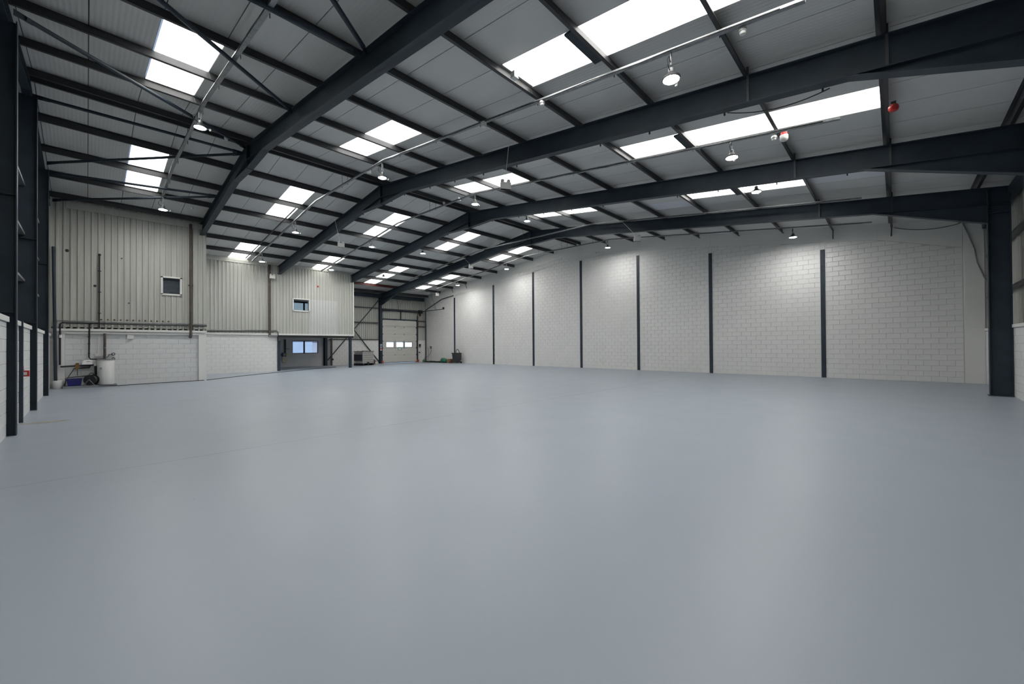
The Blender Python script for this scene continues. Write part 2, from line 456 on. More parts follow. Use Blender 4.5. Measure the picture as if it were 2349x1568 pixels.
# ------------------------------------------------------------------ walls
XB = XG+.012
def gline(y):   # underside of the boarded band on the right gable
    if y < .55: return rz(.55)-.5-(.55-y)*.30
    if abs(y-YR) < 1.4: return rz(YR)-.83
    return rz(y)-.5
wr = struct('wall_right', MB().prism([(XB, YEN, 0), (XB, YEF, 0), (XB, YEF, rz(YEF)+.3), (XB, YR, ZR+.3), (XB, YEN, rz(YEN)+.3)], (.15, 0, 0)), MORTAR)
GP = [30.2, 24.9, 20.43, 16.02, 11.75, 7.46, 2.48]
PW = .085
edges = [34.94]+[e for p in GP for e in (p+PW, p-PW)]+[-1.94]
spans = [(edges[i+1], edges[i]) for i in range(0, len(edges), 2)]
blockwork(wr, (XB, 0, 0), (0, 1, 0), (-1, 0, 0), spans, 0, gline, BLOCK)
for p in GP:
    zt = min(gline(p)-.28, rz(p)-.85)
    obj('post_infill', MB().box(XG-.001, p-PW+.004, zt+.006, XG+.012, p+PW-.004, gline(p)-.006), BLOCK, wr)
    obj('steel_post', MB().box(XG-.03, p-PW, 0, XG+.012, p+PW, zt), STEEL, wr)
# boarded band between the block line and the roof, in lengths between the posts
ys = sorted([-1.94, .55, 2.48, 7.46, 11.75, YR-1.4, YR, YR+1.4, 20.43, 24.9, 30.2, 34.94])
for a, b in zip(ys, ys[1:]):
    obj('band_board', MB().prism([(XG-.004, a+.002, gline(a+.002)), (XG-.004, b-.002, gline(b-.002)), (XG-.004, b-.002, rz(b)+.2), (XG-.004, a+.002, rz(a)+.2)], (.02, 0, 0)), WHITEP, wr)
obj('gable_column', MB().box(XG-.03, -2.5, 0, XG+.012, -1.96, rz(-2)-.02), WHITEP, wr, label='white painted steel column in the corner')
obj('column_cover', MB().box(XG-.045, -2.5, 2.2, XG-.03, -1.98, 5.2), WHITEP, wr)

wl = struct('wall_left', MB().prism([(-1.40, YEN, 0), (-1.40, YEF, 0), (-1.40, YEF, rz(YEF)+.3), (-1.40, YR, ZR+.3), (-1.40, YEN, rz(YEN)+.3)], (-.08, 0, 0)), MORTAR)
obj('dado_core', MB().box(-1.40, YEN, 0, XW-.012, 24.6, 2.12), MORTAR, wl)
LC = [7.35, 11.94, 16.43, 21.06]      # gable columns, camera-side face
cw = .18
lsp = [(3.0, 7.35), (7.35+cw, 11.94), (11.94+cw, 13.9), (14.0, 16.43), (16.43+cw, 21.06), (21.06+cw, 24.55)]
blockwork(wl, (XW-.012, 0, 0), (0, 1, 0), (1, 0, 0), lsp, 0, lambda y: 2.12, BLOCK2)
for (a, b) in lsp:
    obj('coping', MB().box(-1.3, a+.004, 2.12, XW+.035, b-.004, 2.215), WHITEP, wl)
clad_sheets(wl, (-1.395, 0, 0), (0, 1, 0), (1, 0, 0), 3, 24.5, lambda u: 2.2, lambda u: rz(u)+.2, CLAD)
for z in (3.4, 4.62, 5.9):
    obj('sheeting_rail', MB().box(-1.33, 3, z-.03, -1.12, 24.5, z+.03).box(-1.33, 3, z-.09, -1.325, 24.5, z+.09), GALV, wl)

# near eaves wall (behind and to the right of the camera)
wf = struct('wall_front', MB().box(-1.45, YEN, 0, 24.1, -2.80, rz(-2.9)+.3), MORTAR)
obj('dado_core', MB().box(-1.4, -2.80, 0, XB, YN-.012, 2.04), MORTAR, wf)
nsp = [(12.0, FX[3]-.1), (FX[3]+.1, FX[4]-.1), (FX[4]+.1, 23.9)]
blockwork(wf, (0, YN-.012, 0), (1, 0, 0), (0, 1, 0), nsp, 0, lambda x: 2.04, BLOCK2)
for (a, b) in nsp: obj('coping', MB().box(a+.004, -2.75, 2.04, b-.004, YN+.03, 2.135), WHITEP, wf)
clad_sheets(wf, (0, -2.79, 0), (1, 0, 0), (0, 1, 0), 12, 23.9, lambda u: 2.1, lambda u: rz(-2.7)+.2, CLAD)
for z in (3.32, 4.92):
    obj('sheeting_rail', MB().box(-1.3, -2.74, z-.03, 23.9, -2.55, z+.03), PURLIN, wf)
obj('eaves_beam', MB().box(-1.3, -2.66, 6.0, 23.9, -2.45, 6.22), STEEL, wf)

# far eaves wall with window and loading-door openings
wbm = MB()
def wall_with_holes(mb, y0, y1, x0, x1, z0, z1, holes):
    xs = sorted({x0, x1, *[h[0] for h in holes], *[h[1] for h in holes]})
    for a, b in zip(xs, xs[1:]):
        hs = sorted([h for h in holes if h[0] <= a and h[1] >= b], key=lambda h: h[2]); z = z0
        for h in hs:
            if h[2] > z+.001: mb.box(a, y0, z, b, y1, h[2])
            z = h[3]
        if z1 > z: mb.box(a, y0, z, b, y1, z1)
W3 = (11.35, 13.36, 1.06, 2.10)
W4 = (11.35, 13.36, 4.0, 5.22)
DOOR = (19.12, 22.87, -.2, 4.10)
wall_with_holes(wbm, 35.12, 35.3, -1.45, 24.1, 0, rz(35.3)+.3, [W3, W4, (DOOR[0], DOOR[1], 0, DOOR[3])])
wb = struct('wall_back', wbm, UNDER)
obj('dado_core', MB().box(14.4, YB+.012, 0, 18.72, 35.12, 2.08), MORTAR, wb)
obj('dado_core', MB().box(22.99, YB+.012, 0, XG, 35.12, 2.10), MORTAR, wb)
blockwork(wb, (0, YB+.012, 0), (1, 0, 0), (0, -1, 0), [(14.4, 18.70), (22.99, 23.9)], 0, lambda x: 2.08, BLOCK)
obj('coping', MB().box(14.4, YB-.03, 2.08, 18.7, 35.1, 2.16), WHITEP, wb)
obj('coping', MB().box(22.99, YB-.03, 2.08, 23.9, 35.1, 2.16), WHITEP, wb)
clad_sheets(wb, (0, 35.11, 0), (1, 0, 0), (0, -1, 0), 13.9, 18.9, lambda u: 2.14, lambda u: 6.5, CLAD)
clad_sheets(wb, (0, 35.11, 0), (1, 0, 0), (0, -1, 0), 18.9, 23.9, lambda u: 4.15 if u < 22.9 else 2.14, lambda u: 6.5, CLAD)
for z, a, b in ((5.15, 14.2, 18.7), (3.78, 14.2, 18.7), (2.22, 14.2, 18.7), (3.55, 23.0, 23.85), (4.1, 23.0, 23.85)):
    obj('sheeting_rail', MB().box(a, 34.86, z-.035, b, 35.08, z+.035), PURLIN, wb)
obj('eaves_beam', MB().box(14.0, 34.60, 6.10, 23.55, 34.82, 6.12).box(14.0, 34.61, 6.10, 23.55, 34.63, 6.42).box(14.0, 34.60, 6.40, 23.55, 34.82, 6.42), STEEL, wb)
def window(name, W, y, mull, fr=FRAMEDK):
    x0, x1, z0, z1 = W
    mb = MB(); t = .05
    mb.box(x0, y-.05, z0, x1, y+.03, z0+t).box(x0, y-.05, z1-t, x1, y+.03, z1).box(x0, y-.05, z0, x0+t, y+.03, z1).box(x1-t, y-.05, z0, x1, y+.03, z1)
    for mx in mull: mb.box(mx-.055, y-.05, z0, mx+.055, y+.03, z1)
    w = obj(name, mb, fr, None, kind='structure')
    e = [x0+t]+[q for mx in mull for q in (mx-.055, mx+.055)]+[x1-t]
    for a, b in zip(e[0::2], e[1::2]):
        obj('pane', MB().add([(a, y, z0+t), (b, y, z0+t), (b, y, z1-t), (a, y, z1-t)], [(0, 1, 2, 3)]), GLASS, w)
    return w
window('window_3', W3, 35.2, [12.27])
window('window_4', W4, 35.2, [12.27])

# clad partition of the first offices (nearer) and its block base
TOP1 = lambda u: rz(Y1)+.02
H1 = (2.37, 3.09, 4.08, 4.92)
w1m = MB(); wall_with_holes(w1m, Y1+.06, Y1+.2, -1.4, 4.05, 0, rz(Y1)+.22, [H1])
w1 = struct('wall_back_left', w1m, MORTAR)
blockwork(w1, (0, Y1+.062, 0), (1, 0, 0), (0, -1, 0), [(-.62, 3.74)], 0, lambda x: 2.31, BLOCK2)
H1 = (2.37, 3.09, 4.08, 4.92)
obj('cladding_backing', MB().box(-1.4, Y1+.04, 2.3, 4.05, Y1+.06, 2.5), MORTAR, w1)
clad_sheets(w1, (0, Y1+.040, 0), (1, 0, 0), (0, -1, 0), -1.35, 4.05, lambda u: 2.43, lambda u: 6.3, CLAD, holes=[H1])
clad_sheets(w1, (0, Y1+.040, 0), (1, 0, 0), (0, -1, 0), -1.35, 4.05, lambda u: 6.26, lambda u: rz(Y1)+.2, CLAD, lap=.006)
obj('top_trim', MB().box(-.6, Y1-.03, rz(Y1)-.27, 4.05, Y1, rz(Y1)+.02), CLAD, w1)
obj('ledge', MB().box(-.84, Y1-.10, 2.33, 4.05, Y1+.06, 2.43), WHITEP, w1)
obj('ledge_fascia', MB().box(-.64, Y1-.05, 2.22, 3.78, Y1+.06, 2.31), WHITEP, w1)
obj('pilaster', MB().box(3.74, Y1-.04, 0, 4.05, Y1+.06, 2.33), WHITEP, w1)
obj('pilaster', MB().box(-.84, Y1-.03, 0, -.62, Y1+.06, 2.33), WHITEP, w1)
RUST = mat('rust', (.16, .10, .05), .8, 0, .4, 20)
for k in range(12):
    x = .42+.2*k
    obj('rusty_fixing', MB().lathe((x, Y1-.005, 2.84), [(.03, 0), (.036, .02), (.03, .038)], 8, 'Y'), RUST, w1)
for x, z, r in ((-.57, 5.63, .06), (.23, 4.26, .05), (.37, 5.62, .03), (1.05, 5.55, .025), (1.28, 3.6, .025)):
    obj('hole_plug', MB().lathe((x, Y1-.006, z), [(r*.6, 0), (r, .012), (r, .04)], 10, 'Y'), BLACKP, w1)
# further partition
TOP2 = lambda u: rz(Y2)+.02
H2 = (9.72, 10.83, 4.08, 4.94)
OPN = (8.80, 13.98)
w2m = MB()
w2m.box(4.05, Y2+.06, 0, OPN[0], Y2+.2, 2.5)
w2 = struct('wall_back_middle', w2m, MORTAR)
blockwork(w2, (0, Y2+.062, 0), (1, 0, 0), (0, -1, 0), [(4.05, OPN[0])], 0, lambda x: 2.50, BLOCK)
clad_sheets(w2, (0, Y2+.040, 0), (1, 0, 0), (0, -1, 0), 4.05, 14.0, lambda u: 2.50, lambda u: 6.06, CLAD, holes=[H2, (10.83, 12.81, 2.4, 4.95)])
clad_sheets(w2, (0, Y2+.040, 0), (1, 0, 0), (0, -1, 0), 4.05, 14.0, lambda u: 6.02, lambda u: rz(Y2)+.2, CLAD, lap=.006)
clad_sheets(w2, (0, Y2+.038, 0), (1, 0, 0), (0, -1, 0), 10.84, 12.80, lambda u: 2.50, lambda u: 4.95, CLADNEW)
obj('top_trim', MB().box(4.3, Y2-.03, rz(Y2)+.05, 14.0, Y2, rz(Y2)+.2).box(4.3, Y2-.02, rz(Y2)-.08, 8.2, Y2+.0, rz(Y2)+.05), CLAD, w2)
obj('bottom_trim', MB().box(4.9, Y2-.05, 2.40, 14.03, Y2+.1, 2.51), TRIMW, w2)
obj('corner_trim', MB().box(13.96, Y2-.03, 2.5, 14.03, Y2+.1, rz(Y2)-.5), TRIMW, w2)
obj('support_beam', MB().box(OPN[0], Y2+.02, 2.24, 14.0, Y2+.2, 2.39), BLACKP, w2)
obj('side_cladding', MB().box(13.95, Y2+.1, 2.5, 14.0, 35.12, rz(35)+.2), CLAD, w2)
for x in (8.86, 13.77):
    obj('support_post', MB().box(x-.085, Y2, 0, x+.085, Y2+.17, 2.3), STEEL, w2)
obj('post_head', MB().box(8.78, Y2-.12, 2.0, 9.1, Y2, 2.28), DARKGREY, w2)
# upper floor slab; unseen ceilings added to keep rooflight daylight out of the offices
struct('floor_upper', MB().box(-1.4, Y1+.2, 2.52, 4.0, 35.12, 2.7).box(4.0, Y2+.2, 2.52, 13.95, 35.12, 2.7), UNDER)
struct('ceiling_light_block', MB().box(-1.4, Y1+.2, 5.3, 4.0, 35.12, 5.38).box(4.0, Y2+.2, 5.3, 13.95, 35.12, 5.38), WHITEP)
struct('wall_office', MB().box(3.95, Y1+.2, 0, 4.05, 35.12, rz(35.1)+.2).box(8.5, Y2+.2, 0, 8.75, 35.12, 2.52), UNDER)

def inner_window(name, H, yy):
    x0, x1, z0, z1 = H; t = .055; y0, y1 = yy-.03, yy+.22
    mb = MB().box(x0-.02, y0, z0-.02, x1+.02, y1, z0+t).box(x0-.02, y0, z1-t, x1+.02, y1, z1+.02).box(x0-.02, y0, z0, x0+t, y1, z1).box(x1-t, y0, z0, x1+.02, y1, z1)
    w = obj(name, mb, TRIMW, None, kind='structure')
    obj('pane', MB().add([(x0+t, yy+.05, z0+t), (x1-t, yy+.05, z0+t), (x1-t, yy+.05, z1-t), (x0+t, yy+.05, z1-t)], [(0, 1, 2, 3)]), GLASSC, w)
inner_window('window_1', H1, Y1)
BLIND = mat('dark_blind', (.060, .078, .095), .6, 0, .15, 4)
for k in range(15):
    z = 4.12+.052*k
    obj('blind_slat', MB().hexa([(2.41, Y1+.10, z), (3.05, Y1+.10, z), (3.05, Y1+.115, z+.050), (2.41, Y1+.115, z+.050), (2.41, Y1+.104, z), (3.05, Y1+.104, z), (3.05, Y1+.119, z+.050), (2.41, Y1+.119, z+.050)]), BLIND, bpy.data.objects['window_1'])
inner_window('window_2', H2, Y2)

# ------------------------------------------------------------------ loading door
DY = 35.0
dm = MB().box(19.0, DY-.04, 0, 19.12, DY+.12, 4.12).box(22.87, DY-.04, 0, 22.99, DY+.12, 4.12).box(19.0, DY-.04, 4.10, 22.99, DY+.12, 4.22)
door = struct('door_1', dm, STEEL)
DZ = [.07, .75, 1.42, 2.07, 2.75, 3.43, 4.10]
for i, (a, b) in enumerate(zip(DZ, DZ[1:])):
    mb = MB(); y0, y1 = DY, DY+.05
    wins = [(19.54, 20.31), (20.60, 21.36), (21.50, 22.34)] if i == 2 else []
    if wins:
        wins = [(19.54, 20.31), (20.58, 21.36), (21.54, 22.34)]
        wall_with_holes(mb, y0, y1, 19.12, 22.87, a+.004, b-.004, [(p, q, 1.52, 1.97) for p, q in wins])
    else:
        mb.box(19.12, y0, a+.004, 22.87, y1, b-.004)
    mb.box(19.16, y0-.006, a+.2, 22.84, y0, a+.21).box(19.16, y0-.006, a+.42, 22.84, y0, a+.43)
    pn = obj('door_panel', mb, DOORM, door)
    for p, q in wins:
        obj('window_bezel', MB().box(p-.03, y0-.015, 1.49, q+.03, y0, 1.52).box(p-.03, y0-.015, 1.97, q+.03, y0, 2.0).box(p-.03, y0-.015, 1.52, p, y0, 1.97).box(q, y0-.015, 1.52, q+.03, y0, 1.97), BLACKP, pn)
        obj('pane', MB().add([(p, y0+.02, 1.52), (q, y0+.02, 1.52), (q, y0+.02, 1.97), (p, y0+.02, 1.97)], [(0, 1, 2, 3)]), GLASSC, pn)
    for x in (19.17, 20.45, 21.45, 22.83):
        obj('hinge', MB().box(x-.04, y0-.03, b-.05, x+.04, y0, b+.05), GALV if 19.5 < x < 22.5 else DARKGREY, pn)
for b in DZ[1:-1]: obj('joint_light_stop', MB().box(19.12, DY+.012, b-.02, 22.87, DY+.04, b+.02), SEAL, door)  # black strips added behind the panel joints to stop outside light leaking
obj('bottom_seal', MB().box(19.14, DY, .03, 22.86, DY+.05, .075), SEAL, door)
obj('top_strap', MB().box(19.2, DY-.02, 3.52, 22.8, DY, 3.55), GALV, door)
for x in (19.06, 22.94):
    tr = obj('door_track', MB().box(x-.04, DY-.12, .05, x+.04, DY-.04, 4.6), PURLIN, door)
    obj('track_guard', MB().box(x-.09, DY-.2, 0, x+.09, DY-.03, .24), mat('orange_red_guard', (.5, .09, .04), .5, 0, .2, 6), tr)
obj('door_track_high', MB().tube([(19.06, DY-.08, 4.5), (19.07, DY-.12, 4.85), (19.2, DY-.3, 5.0), (19.6, DY-.42, 5.03)], .03, 6), PURLIN, door)
obj('door_track_high', MB().tube([(22.94, DY-.08, 4.6), (22.94, DY-.2, 4.9), (22.94, DY-.9, 4.99), (22.94, DY-3.6, 5.03)], .03, 6), PURLIN, door)
obj('spring_shaft', MB().lathe((19.0, DY-.12, 5.03), [(.03, 0), (.03, .05), (.075, .06), (.075, 1.7), (.03, 1.75), (.03, 2.1), (.075, 2.15), (.075, 3.75), (.11, 3.8), (.11, 3.95), (.03, 4.0), (.03, 4.4)], 12, 'X'), PURLIN, door, smooth=True)
obj('shaft_beam', MB().box(19.0, DY-.02, 4.94, 23.4, DY+.1, 5.16), STEEL, door)
obj('centre_post', MB().box(21.06, DY-.02, 4.2, 21.15, DY+.06, 4.95), STEEL, door)
mo = obj('door_motor', MB().box(23.05, DY-.28, 4.86, 23.42, DY-.02, 5.2).lathe((23.2, DY-.15, 4.6), [(.07, 0), (.09, .06), (.09, .2), (.05, .26)], 10), BLACKP, door)
obj('motor_cable', MB().tube([(23.1, DY-.1, 4.6), (23.0, DY-.08, 4.3), (23.06, DY-.06, 3.9), (23.02, DY-.06, 3.5)], .015, 6), REDPL, mo)
nt_ = obj('door_notice', MB().box(20.78, DY-.012, 1.2, 21.14, DY-.001, 1.46), SIGNGREEN, door)
obj('notice_sheet', MB().box(20.82, DY-.016, 1.235, 21.10, DY-.011, 1.425), WHITEPL, nt_)
# horizontal track hung from the roof by thin rods
tk = thing('hanging_track', 'slim dark door track hung by thin rods from the roof beside the far corner', 'track', (22.94, 31.6, 5.0))
obj('rail', MB().tube([(22.94, 34.0, 5.02), (22.94, 30.6, 5.03)], .035, 6), PURLIN, tk)
obj('rod', MB().tube([(22.94, 31.75, 5.03), (22.6, 33.6, 6.5)], .012, 5), GALV, tk)
obj('rod', MB().tube([(22.94, 31.75, 5.03), (22.7, 32.32, 6.72)], .012, 5), PURLIN, tk)
obj('end_bracket', MB().box(22.88, 30.55, 5.0, 23.0, 30.7, 5.2), BLACKP, tk)
rd = thing('door_tie_rods', 'two thin steel tie rods between the loading door shaft and the roof', 'rods', (20.9, 34.6, 5.1))
obj('rod', MB().tube([(20.75, 34.85, 5.14), (20.2, 34.3, 6.45)], .012, 5), PURLIN, rd)
obj('rod', MB().tube([(20.75, 34.85, 5.14), (21.1, 34.3, 6.45)], .012, 5), GALV, rd)

# ------------------------------------------------------------------ steel frames
DP, FLW, FLT = .533, .21, .018
def rafter_bottom(y): return rz(y)-DP
def strip(mb, x, pts, w, t):   # flange along a (y, z) polyline, thickness t upwards
    for (ya, za), (yb, zb_) in zip(pts, pts[1:]):
        mb.hexa([(x-w/2, ya, za), (x+w/2, ya, za), (x+w/2, yb, zb_), (x-w/2, yb, zb_), (x-w/2, ya, za+t), (x+w/2, ya, za+t), (x+w/2, yb, zb_+t), (x-w/2, yb, zb_+t)])
def rafter(root, x, ya, yb, near_haunch=True, far_haunch=False, apex=True):
    top = [(ya, rz(ya)-FLT)]+([(YR, ZR-FLT)] if yb > YR > ya else [])+[(yb, rz(yb)-FLT)]
    bot = [(ya, rz(ya)-DP)]+([(YR, ZR-DP)] if yb > YR > ya else [])+[(yb, rz(yb)-DP)]
    mb = MB()
    strip(mb, x, top, FLW, FLT-.002); strip(mb, x, bot, FLW, FLT)
    for (p, q), (p2, q2) in zip(zip(top, top[1:]), zip(bot, bot[1:])):
        mb.prism([(x-.006, p[0], p[1]), (x-.006, q[0], q[1]), (x-.006, q2[0], q2[1]), (x-.006, p2[0], p2[1])], (.012, 0, 0))
    obj('rafter', mb, STEEL, root)
    hm = []
    if near_haunch: hm.append([(.55, rafter_bottom(.55)), (-2.04, 5.22), (-2.04, rafter_bottom(-2.04))])
    if far_haunch: hm.append([(32.05, rafter_bottom(32.05)), (34.77, 5.42), (34.77, rafter_bottom(34.77))])
    if apex:
        za = 7.80
        hm.append([(YR-1.85, rafter_bottom(YR-1.85)), (YR-.0, za-.0), (YR, ZR-DP)])
        hm.append([(YR+1.85, rafter_bottom(YR+1.85)), (YR, za), (YR, ZR-DP)])
    for h in hm:
        mb = MB()
        mb.prism([(x-.006, *h[0]), (x-.006, *h[1]), (x-.006, *h[2])], (.012, 0, 0))
        strip(mb, x, [h[0], h[1]], FLW, FLT)
        obj('haunch', mb, STEEL, root)
    if apex:
        mb = MB().box(x-.1, YR-.014, 7.79, x+.1, YR+.014, ZR-.02)
        obj('apex_plate', mb, STEEL, root)
def icolumn(root, x, yi, yo, zt, name='column', along='Y'):
    mb = MB(); w = .2; t = .018
    mb.box(x-w/2, min(yi, yi+math.copysign(t, yo-yi)), 0, x+w/2, max(yi, yi+math.copysign(t, yo-yi)), zt)
    mb.box(x-w/2, min(yo, yo-math.copysign(t, yo-yi)), 0, x+w/2, max(yo, yo-math.copysign(t, yo-yi)), zt)
    mb.box(x-.009, min(yi, yo), 0, x+.009, max(yi, yo), zt)
    mb.box(x-.1, min(yi, yo), rz(yi)-DP-.28, x+.1, max(yi, yo), rz(yi)-DP-.26)
    mb.box(x-w/2-.04, min(yi, yo)-.03, 0, x+w/2+.04, max(yi, yo)+.03, .02)
    return obj(name, mb, STEEL, root)
FL = ['nearest full roof frame, dark navy steel running out of the top edge of the photo',
      'second dark navy roof frame from the left, with a lamp hanging before its apex',
      'third dark navy roof frame from the left, ending at the corner of the clad offices',
      'dark navy frame furthest back, with columns beside the loading door and far right']
for i in range(1, 5):
    x = FX[i]; t = thing('portal_frame', FL[i-1], 'steel frame', (x, YR, 0))
    rafter(t, x, -2.5, 35.1, True, True)
    icolumn(t, x, -2.04, -2.5, rz(-2.4)-.02)
    icolumn(t, x, 34.77, 35.10, rz(35)-.02)
    # stays from the purlins down to the bottom flange
    for y in (2.03, .059) if i > 1 else (2.03,):
        z = rz(y)
        obj('rafter_stay', MB().box(x-.1, y-.02, z-DP+.02, x-.085, y+.02, z+.15), PURLIN, t)
    if i in (2, 3):
        for k, y in enumerate([.9, 2.5, 4.1, 5.4, 6.9, 8.3, 9.8, 11.3, 12.8, 14.6, 15.6, 16.8, 18.2]):
            z = max(rz(y)-DP, 0)-(.0 if abs(y-YR) > 1.85 else (1.85-abs(y-YR))/1.85*.25)
            obj('cable_clip', MB().box(x+.10, y-.015, z-.05, x+.125, y+.015, z+.02), DARKGREY, t)
# gable frame on the left wall
t = thing('gable_frame', 'dark navy gable frame with columns standing against the left wall', 'steel frame', (FX[0], YR, 0))
x = FX[0]
mb = MB()
for a, b in ((-2.5, YR), (YR, 35.0)):
    mb.hexa([(x-.08, a, rz(a)-.30), (x+.08, a, rz(a)-.30), (x+.08, b, rz(b)-.30), (x-.08, b, rz(b)-.30), (x-.08, a, rz(a)-.28), (x+.08, a, rz(a)-.28), (x+.08, b, rz(b)-.28), (x-.08, b, rz(b)-.28)])
    mb.hexa([(x-.08, a, rz(a)-.02), (x+.08, a, rz(a)-.02), (x+.08, b, rz(b)-.02), (x-.08, b, rz(b)-.02), (x-.08, a, rz(a)-.002), (x+.08, a, rz(a)-.002), (x+.08, b, rz(b)-.002), (x-.08, b, rz(b)-.002)])
    mb.prism([(x-.006, a, rz(a)-.28), (x-.006, b, rz(b)-.28), (x-.006, b, rz(b)-.02), (x-.006, a, rz(a)-.02)], (.012, 0, 0))
obj('rafter', mb, STEEL, t)
for y in LC:
    mb = MB(); xa, xb = -1.36, -.909; zt = rz(y)-.30
    mb.box(xb-.016, y, 0, xb, y+cw, zt).box(xa, y, 0, xa+.016, y+cw, zt).box(xa, y+cw/2-.006, 0, xb, y+cw/2+.006, zt)
    mb.box(xa, y, 2.3, xb, y+cw, 2.312).box(xa, y, 4.5, xb, y+cw, 4.512)
    obj('column', mb, STEEL, t)
# roof bracing tubes in the first bay
BR = [((-.95, 11.85, 7.9), (3.75, 16.1, 8.45), 'round brace tube from the top left corner down to the nearest frame apex'),
      ((-.95, 7.4, 7.3), (3.75, 11.55, 7.86), 'round brace tube crossing in front of the largest upper left rooflight'),
      ((-.95, 3.4, 6.8), (3.75, 7.4, 7.33), 'round brace tube meeting the nearest frame at the top edge of the photo'),
      ((-1.0, 16.55, 8.33), (3.75, 16.45, 8.38), 'straight strut tube running just under the ridge purlins'),
      ((-.95, 20.9, 7.93), (3.75, 16.62, 8.42), 'nearly level brace tube between left wall and nearest frame apex'),
      ((-.95, 21.6, 7.83), (3.75, 20.45, 7.92), 'straight strut tube crossing the lower left rooflight'),
      ((-.95, 24.2, 7.5), (3.75, 20.75, 7.98), 'nearly level brace tube just above the clad office wall'),
      ((-.95, 7.86, 7.40), (3.75, 7.62, 7.41), 'straight strut tube beside a purlin in the top left of the photo')]
for a, b, l in BR:
    a, b = Vector(a), Vector(b); d = (b-a).normalized()
    t = thing('bracing_tube', l, 'brace', tuple(a), 'roof bracing tubes in the first bay')
    obj('tube', MB().tube([a+d*.18, b-d*.18], .044, 10), STEEL, t, smooth=True)
    for p, q in ((a, a+d*.3), (b-d*.3, b)):
        obj('end_plate', MB().prism([p+Vector((0, 0, -.06)), q+Vector((0, 0, -.05)), q+Vector((0, 0, .05)), p+Vector((0, 0, .06))], (0, .012, 0)), STEEL, t)
# wall bracing
solo('wall_brace', MB().tube([(-.93, 24.45, 5.7), (-.86, 24.40, .15)], .05, 8), STEEL, 'dark sloping tube in the far left corner against the left wall', 'brace', smooth=True)
solo('wall_brace', MB().tube([(18.75, 34.86, .12), (14.0, 34.86, 5.9)], .045, 8), STEEL, 'thin dark diagonal brace falling behind the caged water tank to the frame foot', 'brace', smooth=True)
solo('wall_brace', MB().tube([(18.75, 34.74, 6.0), (13.98, 34.74, .45)], .045, 8), STEEL, 'thin dark diagonal brace rising to the furthest frame head from the undercroft', 'brace', smooth=True)

# ------------------------------------------------------------------ cable trays, conduits, ceiling fittings
TR = [(2.15, [1.2, 13.2, 19.0, 22.3], 'galvanised cable tray across the first bay at upper left'),
      (7.13, [.9, 12.9, 19.0, 29.2], 'long galvanised cable tray across the second bay, nearest to centre'),
      (11.42, [.84, 13.0, 19.2, 29.5], 'galvanised cable tray in the third bay behind the second roof frame'),
      (18.2, [.8, 11.5, 20.5, 29.0], 'galvanised cable tray lying close before the furthest frame'),
      (22.1, [.67, 12.6, 19.6, 30.4], 'galvanised cable tray beyond the furthest frame beside the block gable')]
for x, yl, l in TR:
    t = thing('cable_tray', l, 'cable tray', (x, yl[0], 6.5))
    pts = [(x, y, rz(y)-.12) for y in yl]
    ch = MB()
    ch.sweep(pts, .08, .006)
    ch.sweep([(p[0]-.04, p[1], p[2]+.04) for p in pts], .005, .046)
    ch.sweep([(p[0]+.04, p[1], p[2]+.04) for p in pts], .005, .046)
    obj('channel', ch, GALV, t)
    def zt_(y):
        for (x0, ya, za), (x1, yb, zb_) in zip(pts, pts[1:]):
            if ya <= y <= yb: return za+(zb_-za)*(y-ya)/(yb-ya)
        return pts[-1][2]
    for y in PURL:
        if yl[0] < y < yl[-1]:
            obj('hanger_rod', MB().tube([(x+.07, y+.03, rz(y)+.02), (x+.07, y+.03, zt_(y+.03)-.03)], .008, 5), PURLIN, t)
    # cable lying along the tray
    cp = []
    y = yl[0]+.3
    while y < yl[-1]-.3:
        cp.append((x-.048+random.uniform(-.006, .006), y, zt_(y)+random.uniform(-.02, .02))); y += .55
    obj('cable', MB().tube(cp, .009, 5), BLACKP, t)
solo('conduit', MB().tube([(6.72, 20.3, rz(20.3)-.05), (6.72, 24.2, rz(24.2)-.05), (6.72, 28.9, rz(28.9)-.05)], .03, 8), DARKGREY, 'dark straight conduit crossing the rooflights beside the second bay tray', 'conduit', smooth=True)
DET = [(7.13, 5.78, 'white detector under the second bay tray, halfway up'), (7.07, 7.68, 'white junction box under the second bay tray beside a purlin'),
       (7.2, 1.72, 'white detector at the top of the second bay tray'), (11.6, 2.12, 'small white detector left of the red based sounder'),
       (11.6, 15.4, 'tiny white detector near the ridge in the third bay'), (3.15, 15.9, 'tiny white detector below the nearest frame apex'),
       (3.2, 22.5, 'tiny white detector above the clad offices'), (7.3, 14.3, 'small white box on the tray left of the apex lamp'), (6.02, 5.6, 'white switch box on a purlin under the big rooflight'),
       (11.45, 14.1, 'small white box on the third bay tray near its lamp')]
for x, y, l in DET:
    z = rz(y)-(.13 if abs(x-7.13) < .2 or abs(x-11.42) < .2 else .06)
    t = thing('detector', l, 'detector', (x, y, z-.1))
    if 'box' in l:
        obj('box', MB().box(x-.06, y-.05, z-.13, x+.06, y+.05, z-.01), WHITEPL, t)
        obj('lid', MB().box(x-.065, y-.055, z-.14, x+.065, y+.055, z-.12), WHITEPL, t)
    else:
        obj('base', MB().lathe((x, y, z-.05), [(.055, .05), (.06, .04), (.06, 0)], 14), WHITEPL, t, smooth=True)
        obj('sensor', MB().lathe((x, y, z-.11), [(.02, 0), (.045, .012), (.05, .06)], 14), WHITEPL, t, smooth=True)
x, y = 11.7, 1.93; z = rz(y)-.06
t = thing('sounder', 'white round sounder with a red base under the third bay tray', 'alarm', (x, y, z-.2))
obj('base', MB().lathe((x, y, z-.06), [(.07, .07), (.075, 0)], 16), REDPL, t, smooth=True)
obj('body', MB().lathe((x, y, z-.2), [(.04, 0), (.075, .02), (.09, .06), (.09, .14)], 16), WHITEPL, t, smooth=True)
